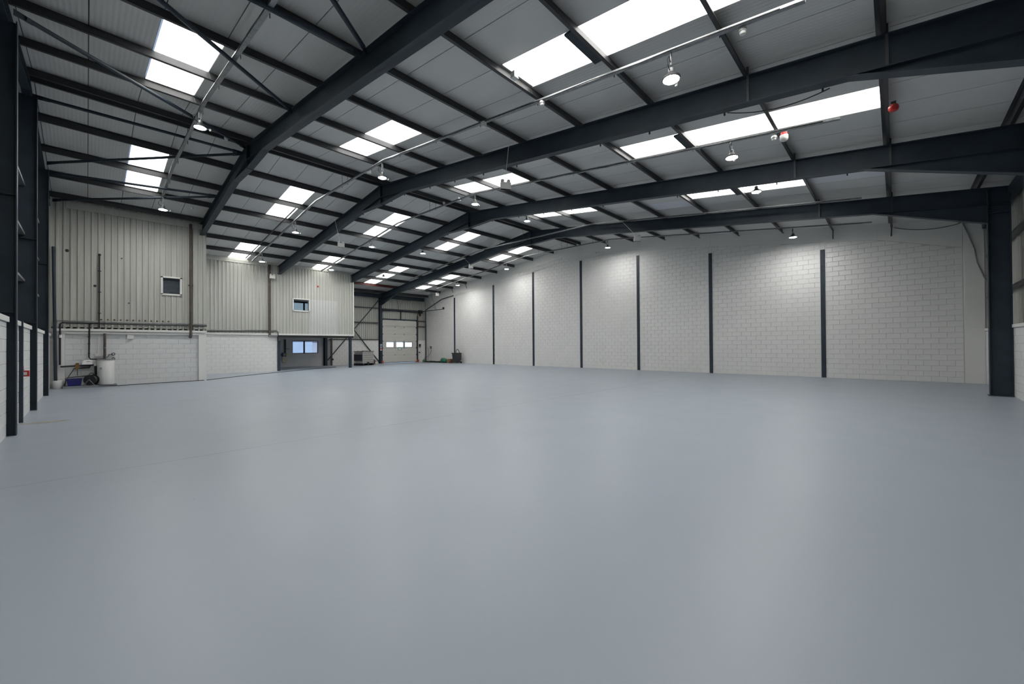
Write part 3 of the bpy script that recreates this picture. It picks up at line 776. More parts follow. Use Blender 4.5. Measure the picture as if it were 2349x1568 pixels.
x, y = 11.45, -.01; z = rz(.03)-.02
t = thing('alarm_bell', 'red round alarm beacon under the purlin at upper right', 'alarm', (x, y, z-.16))
obj('bracket', MB().box(x-.04, y-.04, z-.02, x+.04, y+.04, z+.04), BLACKP, t)
obj('dome', MB().lathe((x, y, z-.16), [(.03, 0), (.07, .02), (.085, .06), (.085, .1), (.06, .14)], 16), REDPL, t, smooth=True)

def led_lamp(x, y, z, ztop, label, direct=False):
    t = thing('high_bay_lamp', label, 'lamp', (x, y, z), 'round high bay lamps')
    obj('lens', MB().lathe((x, y, z-.004), [(.135, 0), (.135, .008)], 24), LEDM, t, label='bright white lens')
    obj('housing', MB().lathe((x, y, z+.005), [(.15, -.006), (.158, .0), (.155, .03), (.10, .055), (.07, .10), (.055, .12)], 24), DARKGREY, t, smooth=True)
    dr = obj('driver', MB().lathe((x, y, z+.12), [(.055, 0), (.055, .07), (.03, .085)], 12), GALV, t, smooth=True)
    obj('hook', MB().tube([(x, y, z+.2), (x+.02, y, z+.24), (x, y, z+.27)], .008, 6), GALV, t)
    if ztop-z > .35:
        for dx in (-.022, .022):
            obj('suspension', MB().tube([(x+dx, y, z+.25), (x+dx*.8, y, ztop)], .009, 6), GALV, t)
        obj('flex', MB().tube([(x-.06, y, z+.14), (x-.14, y, z+.2), (x-.15, y, z+.3), (x-.08, y, z+.38), (x-.03, y, z+.3)], .008, 6), BLACKP, t)
    else:
        obj('yoke', MB().tube([(x-.09, y, z+.06), (x-.06, y, ztop-.02), (x, y, ztop), (x+.06, y, ztop-.02), (x+.09, y, z+.06)], .01, 6), PURLIN, t)
    obj('sensor_arm', MB().tube([(x+.15, y, z+.02), (x+.21, y, z+.03)], .012, 6), GALV, t)
    obj('sensor', MB().lathe((x+.23, y, z-.01), [(.02, 0), (.028, .02), (.028, .05)], 10), WHITEPL, t, smooth=True)
LP = [(2.15, 2.85, 6.33, 'lamp over the near bay, above the top edge'), (2.15, 13.88, 7.69, 'lamp near the first bay ridge, left of the nearest frame apex'), (2.15, 21.77, 7.28, 'lamp just above the nearer clad offices, far left'),
      (7.15, 13.03, 7.53, 'bright lamp in front of the second frame apex'), (7.15, 2.85, 6.32, 'largest and brightest lamp, upper right under the big rooflight'),
      (7.15, 21.61, 7.30, 'lamp in the second bay between two lower rooflights'), (7.15, 27.21, 6.67, 'lamp low in the second bay close above the further clad wall'),
      (11.4, 3.01, 6.39, 'lamp at right between the second and third frames'), (11.4, 12.95, 7.64, 'lamp in front of the third frame apex'),
      (11.4, 22.02, 7.38, 'lamp in the third bay behind the second frame, mid height'), (11.4, 27.68, 6.79, 'lamp low in the third bay above the offices window'),
      (15.8, 3.42, 6.81, 'lamp fixed close to a purlin in front of a rooflight at right'), (15.8, 13.88, 8.08, 'lamp near the ridge above the furthest frame apex'),
      (15.1, 22.33, 7.64, 'small lamp beyond the third frame on its lower slope'), (15.8, 28.67, 6.95, 'unlit looking small lamp before a rooflight beside the clad corner'),
      (22.1, 21.53, 7.43, 'lamp near the block gable, second from the far corner'), (22.1, 27.44, 6.83, 'lamp near the block gable closest to the far corner'),
      (22.1, 12.82, 7.58, 'lamp near the block gable just right of its ridge'), (22.1, 3.35, 6.43, 'lamp near the block gable at far right')]
for (x, y, z, l) in LP:
    led_lamp(x, y, z, rz(y)-.1 if x != 15.8 and x != 15.1 else min(rz(y)-.01, z+.28), 'round white LED '+l)

def emergency(x, y, z, ztop, ang, label):
    t = thing('emergency_light', label, 'light', (x, y, z), 'white twin spot emergency lights')
    m = Matrix.Translation((x, y, z)) @ Matrix.Rotation(ang, 4, 'Z')
    obj('body', MB().box(-.15, -.05, 0, .15, .05, .2).box(-.16, -.055, .0, .16, .055, .03).xf(m), WHITEPL, t)
    for s in (-1, 1):
        h = obj('spot_head', MB().lathe((s*.09, -.03, .25), [(.03, .0), (.05, .02), (.055, .07)], 12, 'Y').xf(m), WHITEPL, t, smooth=True)
        obj('spot_neck', MB().tube([(s*.09, 0, .19), (s*.09, 0, .25)], .018, 6).xf(m), WHITEPL, t)
    py = min(PURL, key=lambda q: abs(q+.03-y))+(.034 if y < YR else -.034)
    obj('wire', MB().tube([(x-.08, y, z+.2), (x-.03, y+(py-y)*.2, z+.42), (x-.02, py, rz(py)+.012)], .007, 5), WHITEPL, t)
EM = [(8.35, 8.15, 6.13, -.6, 'white twin spot emergency light hung before the third frame, right of centre'),
      (8.55, 19.6, 6.46, -.3, 'white twin spot emergency light before the second frame lower rafter'),
      (8.35, 29.5, 6.08, -.1, 'white twin spot emergency light close against the further clad wall'),
      (18.45, 21.45, 6.98, -.4, 'white twin spot emergency light hung before the furthest frame lower rafter'),
      (22.6, 31.1, 6.28, -.5, 'white twin spot emergency light in the far corner by the block gable'),
      (18.4, 9.05, 6.62, -.9, 'white twin spot emergency light tilted below the furthest frame, right half')]
for (x, y, z, a, l) in EM: emergency(x, y, z, rz(y)+.02, a, l)

# sagging cables
def cat_pts(a, b, sag, n=10):
    a, b = Vector(a), Vector(b)
    return [a.lerp(b, i/n)+Vector((0, 0, -sag*4*(i/n)*(1-i/n))) for i in range(n+1)]
solo('sagging_cable', MB().tube(cat_pts((XG-.06, .02, 6.55), (XG-.06, -1.86, 6.33), .16), .012, 6), BLACKP, 'thin dark cable sagging along the top right of the block gable', 'cable')
solo('loose_conduit', MB().tube([(XG-.06, -1.95, 6.33), (XG-.06, -2.1, 5.85), (XG-.07, -2.25, 5.27), (XG-.08, -2.32, 4.7), (XG-.06, -2.48, 4.15), (XG-.06, -2.6, 3.9)], .02, 6), GALV, 'grey flexible conduit dropping down the right end of the block gable', 'conduit', smooth=True)
solo('sagging_cable', MB().tube(cat_pts((FX[2]+.12, 2.45, rz(2.45)-DP), (FX[2]+.12, .8, rz(.8)-DP-.02), .14), .01, 6), BLACKP, 'thin dark cable sagging below the second frame at upper right', 'cable')

# ------------------------------------------------------------------ services on the nearer office wall
y = Y1
t = thing('wall_conduits', 'pair of dark pipes running level across the foot of the nearer clad wall', 'pipes', (1.5, y-.03, 2.6))
obj('grey_pipe', MB().tube([(-.95, y-.05, 2.745), (4.05, y-.05, 2.745)], .025, 8), GALV, t, smooth=True)
obj('black_pipe', MB().tube([(-.75, y-.09, .95), (-.75, y-.09, 2.60), (-.70, y-.09, 2.66), (4.05, y-.09, 2.665)], .028, 8), BLACKP, t, smooth=True)
obj('elbow', MB().lathe((-.75, y-.09, 2.05), [(.05, 0), (.05, .12)], 10), WHITEPL, t, smooth=True)
t = thing('drop_pipe', 'black pipe dropping from the level pipes to the white tank lid', 'pipe', (.06, y-.1, 1.1))
obj('pipe', MB().tube([(.12, y-.1, 2.66), (.07, y-.1, 2.6), (.06, y-.1, 1.25), (.10, y-.1, 1.16), (.50, y-.1, 1.165)], .028, 8), BLACKP, t, smooth=True)
for z in (2.1, 1.8, 1.4): obj('clip', MB().box(.02, y-.12, z-.02, .10, y-.03, z+.02), BLACKP, t)
t = thing('downpipe', 'tall thin black pipe on the nearer clad wall above the white tank', 'pipe', (.36, y-.05, 2.4))
obj('pipe', MB().tube([(.37, y-.06, 5.58), (.36, y-.06, 2.36)], .022, 8), BLACKP, t, smooth=True)
obj('cap', MB().lathe((.37, y-.06, 5.55), [(.04, 0), (.045, .07)], 8), BLACKP, t)
for z in (4.9, 4.0, 3.1): obj('clip', MB().box(.31, y-.07, z-.015, .42, y-.01, z+.015), BLACKP, t)
sw = thing('switch_drop', 'thin white conduit and socket on the white block wall above the reel', 'socket', (.33, y, 1.25))
obj('conduit', MB().tube([(.36, y+.0, 2.22), (.32, y+.03, 1.9), (.33, y+.03, 1.4)], .012, 6), WHITEPL, sw)
obj('socket', MB().box(.24, y-.02, 1.27, .42, y+.05, 1.39), WHITEPL, sw)
fl = thing('flue_pipe', 'brown rust stained vertical pipe near the right end of the nearer clad wall', 'pipe', (3.43, y-.08, 2.1))
obj('pipe', MB().tube([(3.43, y-.09, rz(y)-.1), (3.43, y-.09, 2.13)], .055, 10), PIPE, fl, smooth=True)
obj('outlet', MB().tube([(3.43, y-.09, 2.16), (3.40, y-.12, 2.09)], .06, 10), BLACKP, fl, smooth=True)
for z in (4.6, 2.66): obj('bracket', MB().box(3.34, y-.12, z-.025, 3.52, y-.0, z+.025), PIPE, fl)
bx = thing('junction_box', 'small cream box on the white wall under the ledge', 'box', (1.32, y, 2.02))
obj('box', MB().box(1.23, y-.03, 2.03, 1.42, y+.05, 2.18), TRIMW, bx); obj('cover', MB().box(1.22, y-.04, 2.02, 1.43, y-.03, 2.19), TRIMW, bx)
struct('trim_1', MB().box(-.66, y-.55, 0, .88, y+.05, .09), mat('plinth_grey', (.22, .24, .26), .5, 0, .15, 3))
# cylinder tank
tx, ty = .555, y-.25
t = thing('water_cylinder', 'white upright water cylinder with a grey lid on the low plinth', 'tank', (tx, ty, .09))
obj('shell', MB().lathe((tx, ty, .09), [(.25, 0), (.265, .03), (.265, 1.0), (.25, 1.03)], 28), WHITEPL, t, smooth=True)
obj('lid', MB().lathe((tx, ty, 1.12), [(.285, 0), (.285, .03), (.26, .045)], 28), GALV, t, smooth=True)
obj('label_plate', MB().box(tx-.19, ty-.235, .78, tx-.12, ty-.205, .80).box(tx-.19, ty-.235, .72, tx-.13, ty-.205, .735), DARKGREY, t)
obj('vent_pipe', MB().tube([(tx-.03, ty+.05, 1.14), (tx-.03, ty+.13, 2.24)], .045, 10), PIPE, t, smooth=True)
for z in (1.62, 1.28): obj('pipe_band', MB().lathe((tx-.03, ty+.08, z), [(.055, 0), (.055, .03)], 10), GALV, t)
for k, z in enumerate((1.36, 1.15)):
    v = thing('pressure_gauge', ['upper', 'lower'][k]+' small dark gauge on the wall right of the vent pipe', 'gauge', (.79, y, z))
    obj('dial', MB().lathe((.79, y-.02, z), [(.055, 0), (.06, .02), (.06, .05)], 14, 'Y'), DARKGREY, v, smooth=True)
    obj('face', MB().lathe((.79, y-.026, z), [(.03, 0), (.03, .006)], 12, 'Y'), WHITEPL, v)
    obj('capillary', MB().tube([(.74, y-.0, z), (.65, y-.0, z-.02 if k == 0 else z), (.62, y-.03, z-.1 if k == 0 else z), (.58, y-.06, z-.15 if k == 0 else z)], .012, 6), BLACKP, v)
# heater box and pipework
t = thing('water_heater', 'small white water heater box on the wall above black pipes', 'heater', (0, y, .94))
obj('body', MB().hexa([(-.15, y-.2, .94), (.17, y-.2, .94), (.17, y+.05, .94), (-.15, y+.05, .94), (-.09, y-.16, 1.13), (.14, y-.16, 1.13), (.14, y+.05, 1.13), (-.09, y+.05, 1.13)]), WHITEPL, t)
obj('label', MB().box(-.01, y-.192, 1.06, .09, y-.165, 1.075), DARKGREY, t)
t = thing('pipe_manifold', 'black lagged pipes with a brass valve low on the white wall', 'pipes', (-.2, y-.08, .6))
obj('upper_pipe', MB().tube([(-.74, y-.1, .88), (-.4, y-.1, .89), (.2, y-.1, .915)], .032, 8), BLACKP, t, smooth=True)
obj('lower_pipe', MB().tube([(-.35, y-.1, .79), (.08, y-.1, .81), (.085, y-.1, .90)], .03, 8), BLACKP, t, smooth=True)
obj('valve', MB().box(-.33, y-.16, .76, -.22, y-.04, .98).lathe((-.27, y-.1, .97), [(.02, 0), (.045, .02), (.045, .04)], 10), mat('brass', (.25, .15, .05), .4, .7, .2, 10), t)
obj('joint', MB().lathe((.25, y-.1, .87), [(.05, 0), (.065, .04), (.05, .1)], 10), WHITEPL, t, smooth=True)
obj('down_pipe', MB().tube([(.25, y-.1, .88), (.26, y-.12, .62), (.27, y-.12, .40)], .045, 8), BLACKP, t, smooth=True)
obj('thin_pipe', MB().tube([(-.27, y-.05, .78), (-.27, y-.05, .50)], .012, 6), PIPE, t)
obj('skirting_pipe', MB().tube([(-.8, y-.0, .30), (-.62, y-.0, .31), (-.60, y-.0, .40), (-.56, y-.0, .42), (.15, y-.0, .49)], .012, 6), PIPE, t)
obj('hose', MB().tube([(-.36, y-.12, .80), (-.40, y-.16, .7), (-.5, y-.2, .5), (-.58, y-.3, .32), (-.62, y-.4, .12)], .014, 6), BLACKP, t, smooth=True)
# blue tub, white drum, reel
t = thing('blue_tub', 'dark blue plastic tub with a flared rim on the plinth', 'tub', (-.36, y-.3, .09))
mb = MB()
def ring(x0, x1, y0, y1, z): return [(x0, y0, z), (x1, y0, z), (x1, y1, z), (x0, y1, z)]
o1, i1 = ring(-.53, -.17, y-.45, y-.17, .09), ring(-.50, -.20, y-.42, y-.20, .12)
o2, i2 = ring(-.57, -.13, y-.48, y-.14, .38), ring(-.555, -.145, y-.465, y-.155, .38)
mb.add(o1+o2+i2+i1, [(3, 2, 1, 0)]+[(a*4+i, a*4+(i+1) % 4, a*4+4+(i+1) % 4, a*4+4+i) for a in range(3) for i in range(4)]+[(12, 13, 14, 15)])
obj('tub', mb, BLUEPL, t)
obj('rim', MB().box(-.585, y-.495, .365, -.115, y-.48, .385).box(-.585, y-.14, .365, -.115, y-.125, .385).box(-.585, y-.495, .365, -.57, y-.125, .385).box(-.13, y-.495, .365, -.115, y-.125, .385), BLUEPL, t)
t = thing('white_drum', 'low white drum in the far left corner beside the plinth', 'drum', (-.80, y-.21, 0))
obj('drum', MB().lathe((-.80, y-.21, 0), [(.13, 0), (.14, .02), (.145, .3), (.135, .33)], 20), WHITEPL, t, smooth=True)
obj('hoop', MB().lathe((-.80, y-.21, .22), [(.148, 0), (.152, .012), (.148, .024)], 20), WHITEPL, t, smooth=True)
rx, ry, rzv = .13, y-.42, .31
t = thing('hose_reel', 'black hose reel with an orange hub and grey stand on the plinth', 'reel', (rx, ry, .09))
for s in (-.11, .09):
    fl_ = obj('flange', MB().lathe((rx+s, ry, rzv), [(.21, 0), (.215, .01), (.21, .022)], 24, 'X').xf(Matrix.Translation((rx, ry, 0)) @ Matrix.Rotation(R(58), 4, 'Z') @ Matrix.Translation((-rx, -ry, 0))), BLACKP, t, smooth=True)
rot = Matrix.Translation((rx, ry, 0)) @ Matrix.Rotation(R(58), 4, 'Z') @ Matrix.Translation((-rx, -ry, 0))
obj('coiled_hose', MB().lathe((rx-.1, ry, rzv), [(.12, 0), (.165, .015), (.15, .035), (.17, .055), (.155, .075), (.17, .1), (.155, .125), (.17, .15), (.13, .18)], 20, 'X').xf(rot), DARKGREY, t, smooth=True)
obj('hub', MB().lathe((rx+.11, ry, rzv), [(.07, 0), (.07, .04), (.05, .06)], 14, 'X').xf(rot), ORANGEPL, t, smooth=True)
obj('crank', MB().tube([(rx+.17, ry, rzv), (rx+.18, ry-.02, rzv-.12), (rx+.24, ry-.02, rzv-.13)], .018, 6).xf(rot), ORANGEPL, t)
for s in (-.13, .13):
    obj('leg', MB().tube([(rx+s, ry-.19, .095), (rx+s, ry, rzv+.02)], .014, 6).tube([(rx+s, ry+.19, .095), (rx+s, ry, rzv+.02)], .014, 6).xf(rot), GALV, t)
obj('carry_handle', MB().tube([(rx-.12, ry, rzv), (rx-.12, ry+.0, rzv+.25), (rx, ry, rzv+.29), (rx+.12, ry, rzv+.25), (rx+.12, ry, rzv)], .014, 6).xf(rot), BLACKP, t, smooth=True)
# hose lying on the floor out to the door bay
hp = [(.3, y-.55, .1), (.7, y-.6, .06), (.95, y-.56, .014), (1.3, y-.30, .014), (2.86, y-.08, .014), (3.9, y-.07, .014), (4.3, y+.25, .014), (6.2, 26.7, .014), (8.27, 28.3, .014), (10.46, 29.82, .014), (12.2, 30.9, .014), (13.3, 31.5, .014)]
solo('floor_hose', MB().tube(hp, .016, 6), BLACKP, 'long thin black hose running along the floor past the white office walls', 'hose', smooth=True)

# services on the further wall
y = Y2
t = thing('square_downpipe', 'dark square downpipe on the further clad wall with a foot bend', 'pipe', (8.30, y-.06, 2.3))
obj('pipe', MB().box(8.23, y-.11, 2.4, 8.36, y-.0, rz(y)+.02), PIPE, t)
obj('foot', MB().box(8.23, y-.11, 2.30, 8.72, y-.0, 2.41), GALV, t)
t = thing('wall_conduits', 'pair of dark pipes along the foot of the further clad wall, bending down', 'pipes', (6.5, y-.05, 2.6))
obj('grey_pipe', MB().tube([(4.95, y-.05, 2.66), (8.75, y-.05, 2.73)], .022, 8), GALV, t, smooth=True)
obj('black_pipe', MB().tube([(4.95, y-.08, 2.585), (8.68, y-.08, 2.66), (8.78, y-.08, 2.62), (8.80, y-.08, 2.25)], .028, 8), BLACKP, t, smooth=True)
solo('wall_sounder', MB().lathe((11.38, y-.10, 5.91), [(.05, 0), (.06, .02), (.06, .07)], 12, 'Y'), REDPL, 'tiny red sounder high on the further clad wall', 'alarm', smooth=True)
# undercroft gear
y = 35.12
t = thing('fuse_board', 'cream metal fuse board with a dark meter on the undercroft wall', 'fuse board', (10.7, y-.1, .38))
obj('cabinet', MB().box(10.60, y-.16, .40, 10.98, y, .82), TRIMW, t)
obj('door', MB().box(10.62, y-.175, .43, 10.96, y-.16, .80), mat('cream_door', (.5, .47, .38), .5, 0, .1, 4), t)
obj('meter', MB().box(10.58, y-.15, .84, 10.86, y, 1.15), BLACKP, t)
obj('meter_face', MB().box(10.66, y-.16, .88, 10.82, y-.15, 1.1), mat('meter_glass', (.2, .25, .32), .15, 0, .1, 5), t)
obj('trunking', MB().box(10.75, y-.1, 1.15, 10.87, y, 2.2), BLACKP, t)
obj('side_cable', MB().tube([(10.2, y-.05, .93), (10.58, y-.08, 1.0)], .03, 6), BLACKP, t)
obj('tag', MB().box(10.88, y-.12, .95, 11.1, y-.1, 1.02), YELLOW, t)
obj('stub', MB().tube([(10.86, y-.06, 1.45), (11.1, y-.06, 1.44)], .02, 6), BLACKP, t)
solo('rust_pipe', MB().tube([(14.30, 34.72, 0.0), (14.30, 34.72, 2.3)], .075, 10), PIPE, 'brown upright pipe beside the column under the clad offices', 'pipe', smooth=True)
solo('pipe_valve', MB().lathe((14.36, 34.6, .52), [(.05, 0), (.085, .02), (.085, .08), (.05, .1)], 10, 'Y'), BLACKP, 'small black valve wheel low on the brown pipe', 'valve', smooth=True)

# ------------------------------------------------------------------ things by the far door
def rotz(a, c): return Matrix.Translation(c) @ Matrix.Rotation(a, 4, 'Z')
c = Vector((16.2, 32.75, 0)); m = rotz(R(18), c) @ Matrix.Diagonal((1.02, 1.02, 1.10, 1))
t = thing('caged_tank', 'square milky water tank in a wire cage on a dark pallet', 'water tank', tuple(c))
pl = MB()
for x in (-.52, 0, .52): pl.box(x-.08, -.5, 0, x+.08, .5, .13)
for yy in (-.44, -.22, 0, .22, .44): pl.box(-.6, yy-.06, .13, .6, yy+.06, .17)
pl.box(-.6, -.5, 0, .6, -.42, .03).box(-.6, .42, 0, .6, .5, .03)
obj('pallet', pl.xf(m), BLACKP, t)
obj('bottle', MB().lathe((0, 0, .18), [(.5, 0), (.55, .03), (.55, .86), (.5, .9), (.12, .92), (.12, .96)], 4).xf(m @ Matrix.Scale(1.36, 4, (1, 0, 0)) @ Matrix.Rotation(R(45), 4, 'Z') if 0 else m @ Matrix.Scale(1.42, 4, (1, 0, 0)) @ Matrix.Scale(1.2, 4, (0, 1, 0)) @ Matrix.Rotation(R(45), 4, 'Z')), TANKPL, t)
for k in range(9):
    xx = -.59+1.18*k/8
    [obj('cage_bar', MB().tube([(xx, q, .17), (xx, q, 1.06)], .014, 6).xf(m), CAGE, t) for q in (-.49, .49)]
for k in range(7):
    yy = -.49+.98*k/6
    [obj('cage_bar', MB().tube([(q, yy, .17), (q, yy, 1.06)], .014, 6).xf(m), CAGE, t) for q in (-.6, .6)]
for k in range(6):
    z = .20+.165*k
    obj('cage_hoop', MB().tube([(-.6, -.49, z), (.6, -.49, z), (.6, .49, z), (-.6, .49, z), (-.6, -.49, z)], .013, 6).xf(m), CAGE, t)
obj('top_frame', MB().box(-.62, -.51, 1.05, .62, -.46, 1.09).box(-.62, .46, 1.05, .62, .51, 1.09).box(-.62, -.51, 1.05, -.57, .51, 1.09).box(.57, -.51, 1.05, .62, .51, 1.09).xf(m), PIPE, t)
obj('dark_side_panel', MB().box(-.625, -.46, .36, -.615, .46, .85).xf(m), DARKGREY, t)  # dark sheet across most of the left face
obj('outlet_valve', MB().tube([(-.1, -.5, .2), (-.1, -.58, .2)], .05, 8).box(-.2, -.6, .14, 0, -.56, .26).xf(m), BLACKP, t)
rb = MB()
for k in range(16):
    a, b = random.uniform(-.5, .5), random.uniform(-.38, .38); r = random.uniform(.05, .11)
    rb.lathe((a, b, 1.04), [(r, 0), (r*1.1, r*.3), (r*.6, r*.7), (.01, r*.85)], 7)
o = solo('debris_heap', rb.xf(m), SACK, 'heap of brown rags lying on the caged water tank', 'debris', smooth=True); o['kind'] = 'stuff'
t = thing('dark_pump', 'small dark pump with a pale foot beside the caged tank', 'pump', (17.35, 33.3, 0))
obj('base', MB().box(17.25, 33.2, 0, 17.5, 33.4, .1), CARD, t)
obj('motor', MB().lathe((17.38, 33.3, .1), [(.1, 0), (.12, .05), (.11, .28), (.06, .36)], 12), BLACKP, t, smooth=True)
obj('spout', MB().tube([(17.42, 33.3, .3), (17.58, 33.25, .3)], .035, 8), SACK, t)

# wheelie bin by the gable
c = Vector((23.22, 29.05, 0)); m = rotz(R(-90), c)
t = thing('wheelie_bin', 'dark grey wheelie bin with its lid hanging open by the block gable', 'bin', tuple(c))
def frus(mb, x0, x1, y0, y1, z0, X0, X1, Y0_, Y1_, z1):
    return mb.hexa([(x0, y0, z0), (x1, y0, z0), (x1, y1, z0), (x0, y1, z0), (X0, Y0_, z1), (X1, Y0_, z1), (X1, Y1_, z1), (X0, Y1_, z1)])
obj('body', frus(MB(), -.21, .21, -.24, .24, .05, -.28, .28, -.33, .30, .93).xf(m), DARKGREY, t)
obj('rim', MB().box(-.31, -.38, .91, .31, .33, .96).xf(m), BLACKP, t)
obj('lid', MB().hexa([(.30, -.30, .28), (.34, -.30, .28), (.34, .28, .28), (.30, .28, .28), (.30, -.3, .92), (.35, -.30, .92), (.35, .28, .92), (.30, .28, .92)]).lathe((.35, -.01, .6), [(.2, 0), (.19, .02)], 16, 'X').xf(m), DARKGREY, t)
obj('axle', MB().tube([(-.2, .28, .1), (.32, .28, .1)], .015, 6).xf(m), BLACKP, t)
for xx in (-.25, .29):
    obj('wheel', MB().lathe((xx-.02, .28, .1), [(.09, 0), (.1, .01), (.1, .035), (.09, .045)], 16, 'X').xf(m), BLACKP, t, smooth=True)
solo('hose_loop', MB().tube([(23.2, 29.10, .93), (23.15, 29.04, 1.12), (23.1, 28.88, 1.27), (23.1, 28.72, 1.26), (23.15, 28.64, 1.12), (23.2, 28.62, .93)], .03, 8), BLACKP, 'black hose loop standing up out of the wheelie bin', 'hose', smooth=True)
# green bag, box, mats, green can
t = thing('green_bag', 'green woven bag with two handles on the floor by the bin', 'bag', (23.3, 31.1, 0))
mb = MB().lathe((0, 0, .05), [(.30, 0), (.40, .04), (.43, .14), (.38, .28), (.30, .36), (.27, .33)], 12).xf(Matrix.Translation((23.3, 31.1, 0)) @ Matrix.Scale(.62, 4, (1, 0, 0)))
obj('sack', mb, GREENPL, t, smooth=True)
for s in (-.14, .14):
    obj('handle', MB().tube([(23.25, 31.1+s-.09, .36), (23.23, 31.1+s-.05, .46), (23.23, 31.1+s+.05, .46), (23.25, 31.1+s+.09, .36)], .018, 6), DARKGREY, t)
obj('dark_base', MB().box(23.05, 30.68, 0, 23.55, 31.62, .06), BLACKP, t)
t = thing('cardboard_box', 'brown cardboard box with red tins in front, left of the bin', 'box', (23.4, 30.15, 0))
obj('carton', MB().box(23.2, 29.95, .05, 23.5, 30.42, .38), CARD, t)
obj('flap', MB().hexa([(23.2, 29.7, .37), (23.5, 29.7, .37), (23.5, 29.96, .37), (23.2, 29.96, .37), (23.2, 29.7, .385), (23.5, 29.7, .385), (23.5, 29.96, .385), (23.2, 29.96, .385)]), CARD, t)
obj('skid', MB().box(23.22, 29.9, 0, 23.48, 30.4, .05), SACK, t)
t = thing('red_tin', 'small dark red tin on the floor in front of the brown box', 'tin', (23.1, 29.86, 0))
obj('can', MB().lathe((23.1, 29.86, 0), [(.1, 0), (.1, .2), (.095, .21)], 14), mat('dark_red_tin', (.16, .03, .03), .4, 0, .3, 8), t, smooth=True)
obj('tin_lid', MB().lathe((23.1, 29.86, .21), [(.09, 0), (.09, .012)], 14), GALV, t)
solo('black_spray', MB().lathe((23.45, 29.66, .38), [(.035, 0), (.035, .14), (.015, .17), (.015, .21)], 10), BLACKP, 'small black bottle standing on the brown box beside the bin', 'bottle', smooth=True)
mm = MB()
for k in range(14):
    a = 31.85+k*.165; mm.box(23.0+random.uniform(-.05, .05), a, 0, 23.6+random.uniform(-.05, .05), a+.15, random.uniform(.05, .14))
solo('black_mats', mm, BLACKP, 'row of low black rubber mats along the foot of the gable', 'mats')
t = thing('green_can', 'small green watering can in the far corner by the door', 'can', (23.5, 34.6, 0))
obj('can', MB().lathe((23.5, 34.6, 0), [(.15, 0), (.17, .02), (.17, .14), (.12, .2)], 14), mat('bright_green', (.01, .17, .04), .4, 0, .2, 6), t, smooth=True)
obj('can_handle', MB().tube([(23.5, 34.46, .18), (23.5, 34.5, .27), (23.5, 34.66, .28), (23.5, 34.74, .18)], .02, 6), BLACKP, t)
# corner pipework on the gable
t = thing('corner_pipe', 'dark pipe climbing the far gable corner and up under the roof', 'pipe', (23.82, 34.78, 0))
obj('pipe', MB().tube([(23.82, 34.78, .05), (23.82, 34.78, 5.2)], .05, 8), STEEL, t, smooth=True)
obj('sloping_pipe', MB().tube([(23.82, 34.78, 5.2), (23.84, 34.70, 5.28), (23.84, 32.1, 6.15), (23.85, 30.3, 6.34)], .04, 8), STEEL, t, smooth=True)
obj('pipe_joint', MB().lathe((23.82, 34.78, 3.6), [(.07, 0), (.07, .1)], 10), STEEL, t)
solo('white_conduit', MB().tube([(23.88, 30.25, 6.34), (23.88, 24.9, rz(24.9)-.84), (23.88, 20.4, rz(20.4)-.84), (23.88, 17.9, rz(17.9)-.8), (23.88, 14.5, rz(14.5)-.8)], .016, 6), TRIMW, 'thin white conduit following the roof slope along the block gable', 'conduit')
t = thing('isolator', 'round black and white isolator with hanging cables on the far gable', 'socket', (23.88, 34.05, 1.42))
obj('body', MB().box(23.84, 33.93, 1.34, 23.92, 34.12, 1.56), BLACKP, t)
obj('dial', MB().lathe((23.82, 34.03, 1.45), [(.05, 0), (.05, .02)], 12, 'X'), WHITEPL, t)
obj('cable', MB().tube([(23.86, 33.95, 1.4), (23.84, 33.85, 1.1), (23.84, 34.2, .7), (23.82, 34.55, .5), (23.80, 34.95, .45), (23.78, 34.9, .3)], .014, 6), BLACKP, t, smooth=True)
obj('cable', MB().tube([(23.86, 34.5, 1.5), (23.86, 34.42, 1.3), (23.86, 34.38, .8), (23.86, 34.5, .2)], .012, 6), PIPE, t)
obj('cable', MB().tube([(23.88, 33.95, 1.1), (23.88, 33.97, .15)], .008, 6), CARD, t)
t = thing('door_control', 'black door control box beside the loading door track', 'control box', (23.24, YB, 1.3))
obj('box', MB().box(23.10, YB-.08, 1.45, 23.3, YB, 1.8), BLACKP, t)
obj('button', MB().box(23.14, YB-.09, 1.5, 23.26, YB-.08, 1.55), WHITEPL, t)
obj('cable', MB().tube([(23.26, YB-.03, 1.45), (23.33, YB-.03, 1.1), (23.32, YB-.03, .85), (23.2, YB-.03, .95)], .01, 6), GALV, t)
obj('plug', MB().box(23.09, YB-.06, .9, 23.2, YB, 1.02), BLACKP, t)
# signs on the furthest column
fx, fy = FX[4], 34.77
t = thing('blue_sign', 'small blue mandatory sign with white symbol on the furthest column', 'sign', (fx, fy, 1.6))
obj('plate', MB().box(fx-.09, fy-.008, 1.52, fx+.09, fy-.001, 1.80), WHITEPL, t)
obj('blue_panel', MB().box(fx-.08, fy-.011, 1.53, fx+.08, fy-.008, 1.70), SIGNBLUE, t)
obj('green_mark', MB().box(fx-.06, fy-.011, 1.72, fx-.01, fy-.008, 1.78), SIGNGREEN, t)
obj('symbol', MB().lathe((fx, fy-.013, 1.63), [(.03, 0), (.03, .002)], 12, 'Y').box(fx-.012, fy-.013, 1.56, fx+.012, fy-.011, 1.61), WHITEPL, t)
t = thing('red_sign', 'small red and white fire sign on the furthest column', 'sign', (fx, fy, 1.25))
obj('plate', MB().box(fx-.08, fy-.008, 1.2, fx+.07, fy-.001, 1.5), WHITEPL, t)
obj('red_panel', MB().box(fx-.075, fy-.011, 1.3, fx+.065, fy-.008, 1.44), SIGNRED, t)
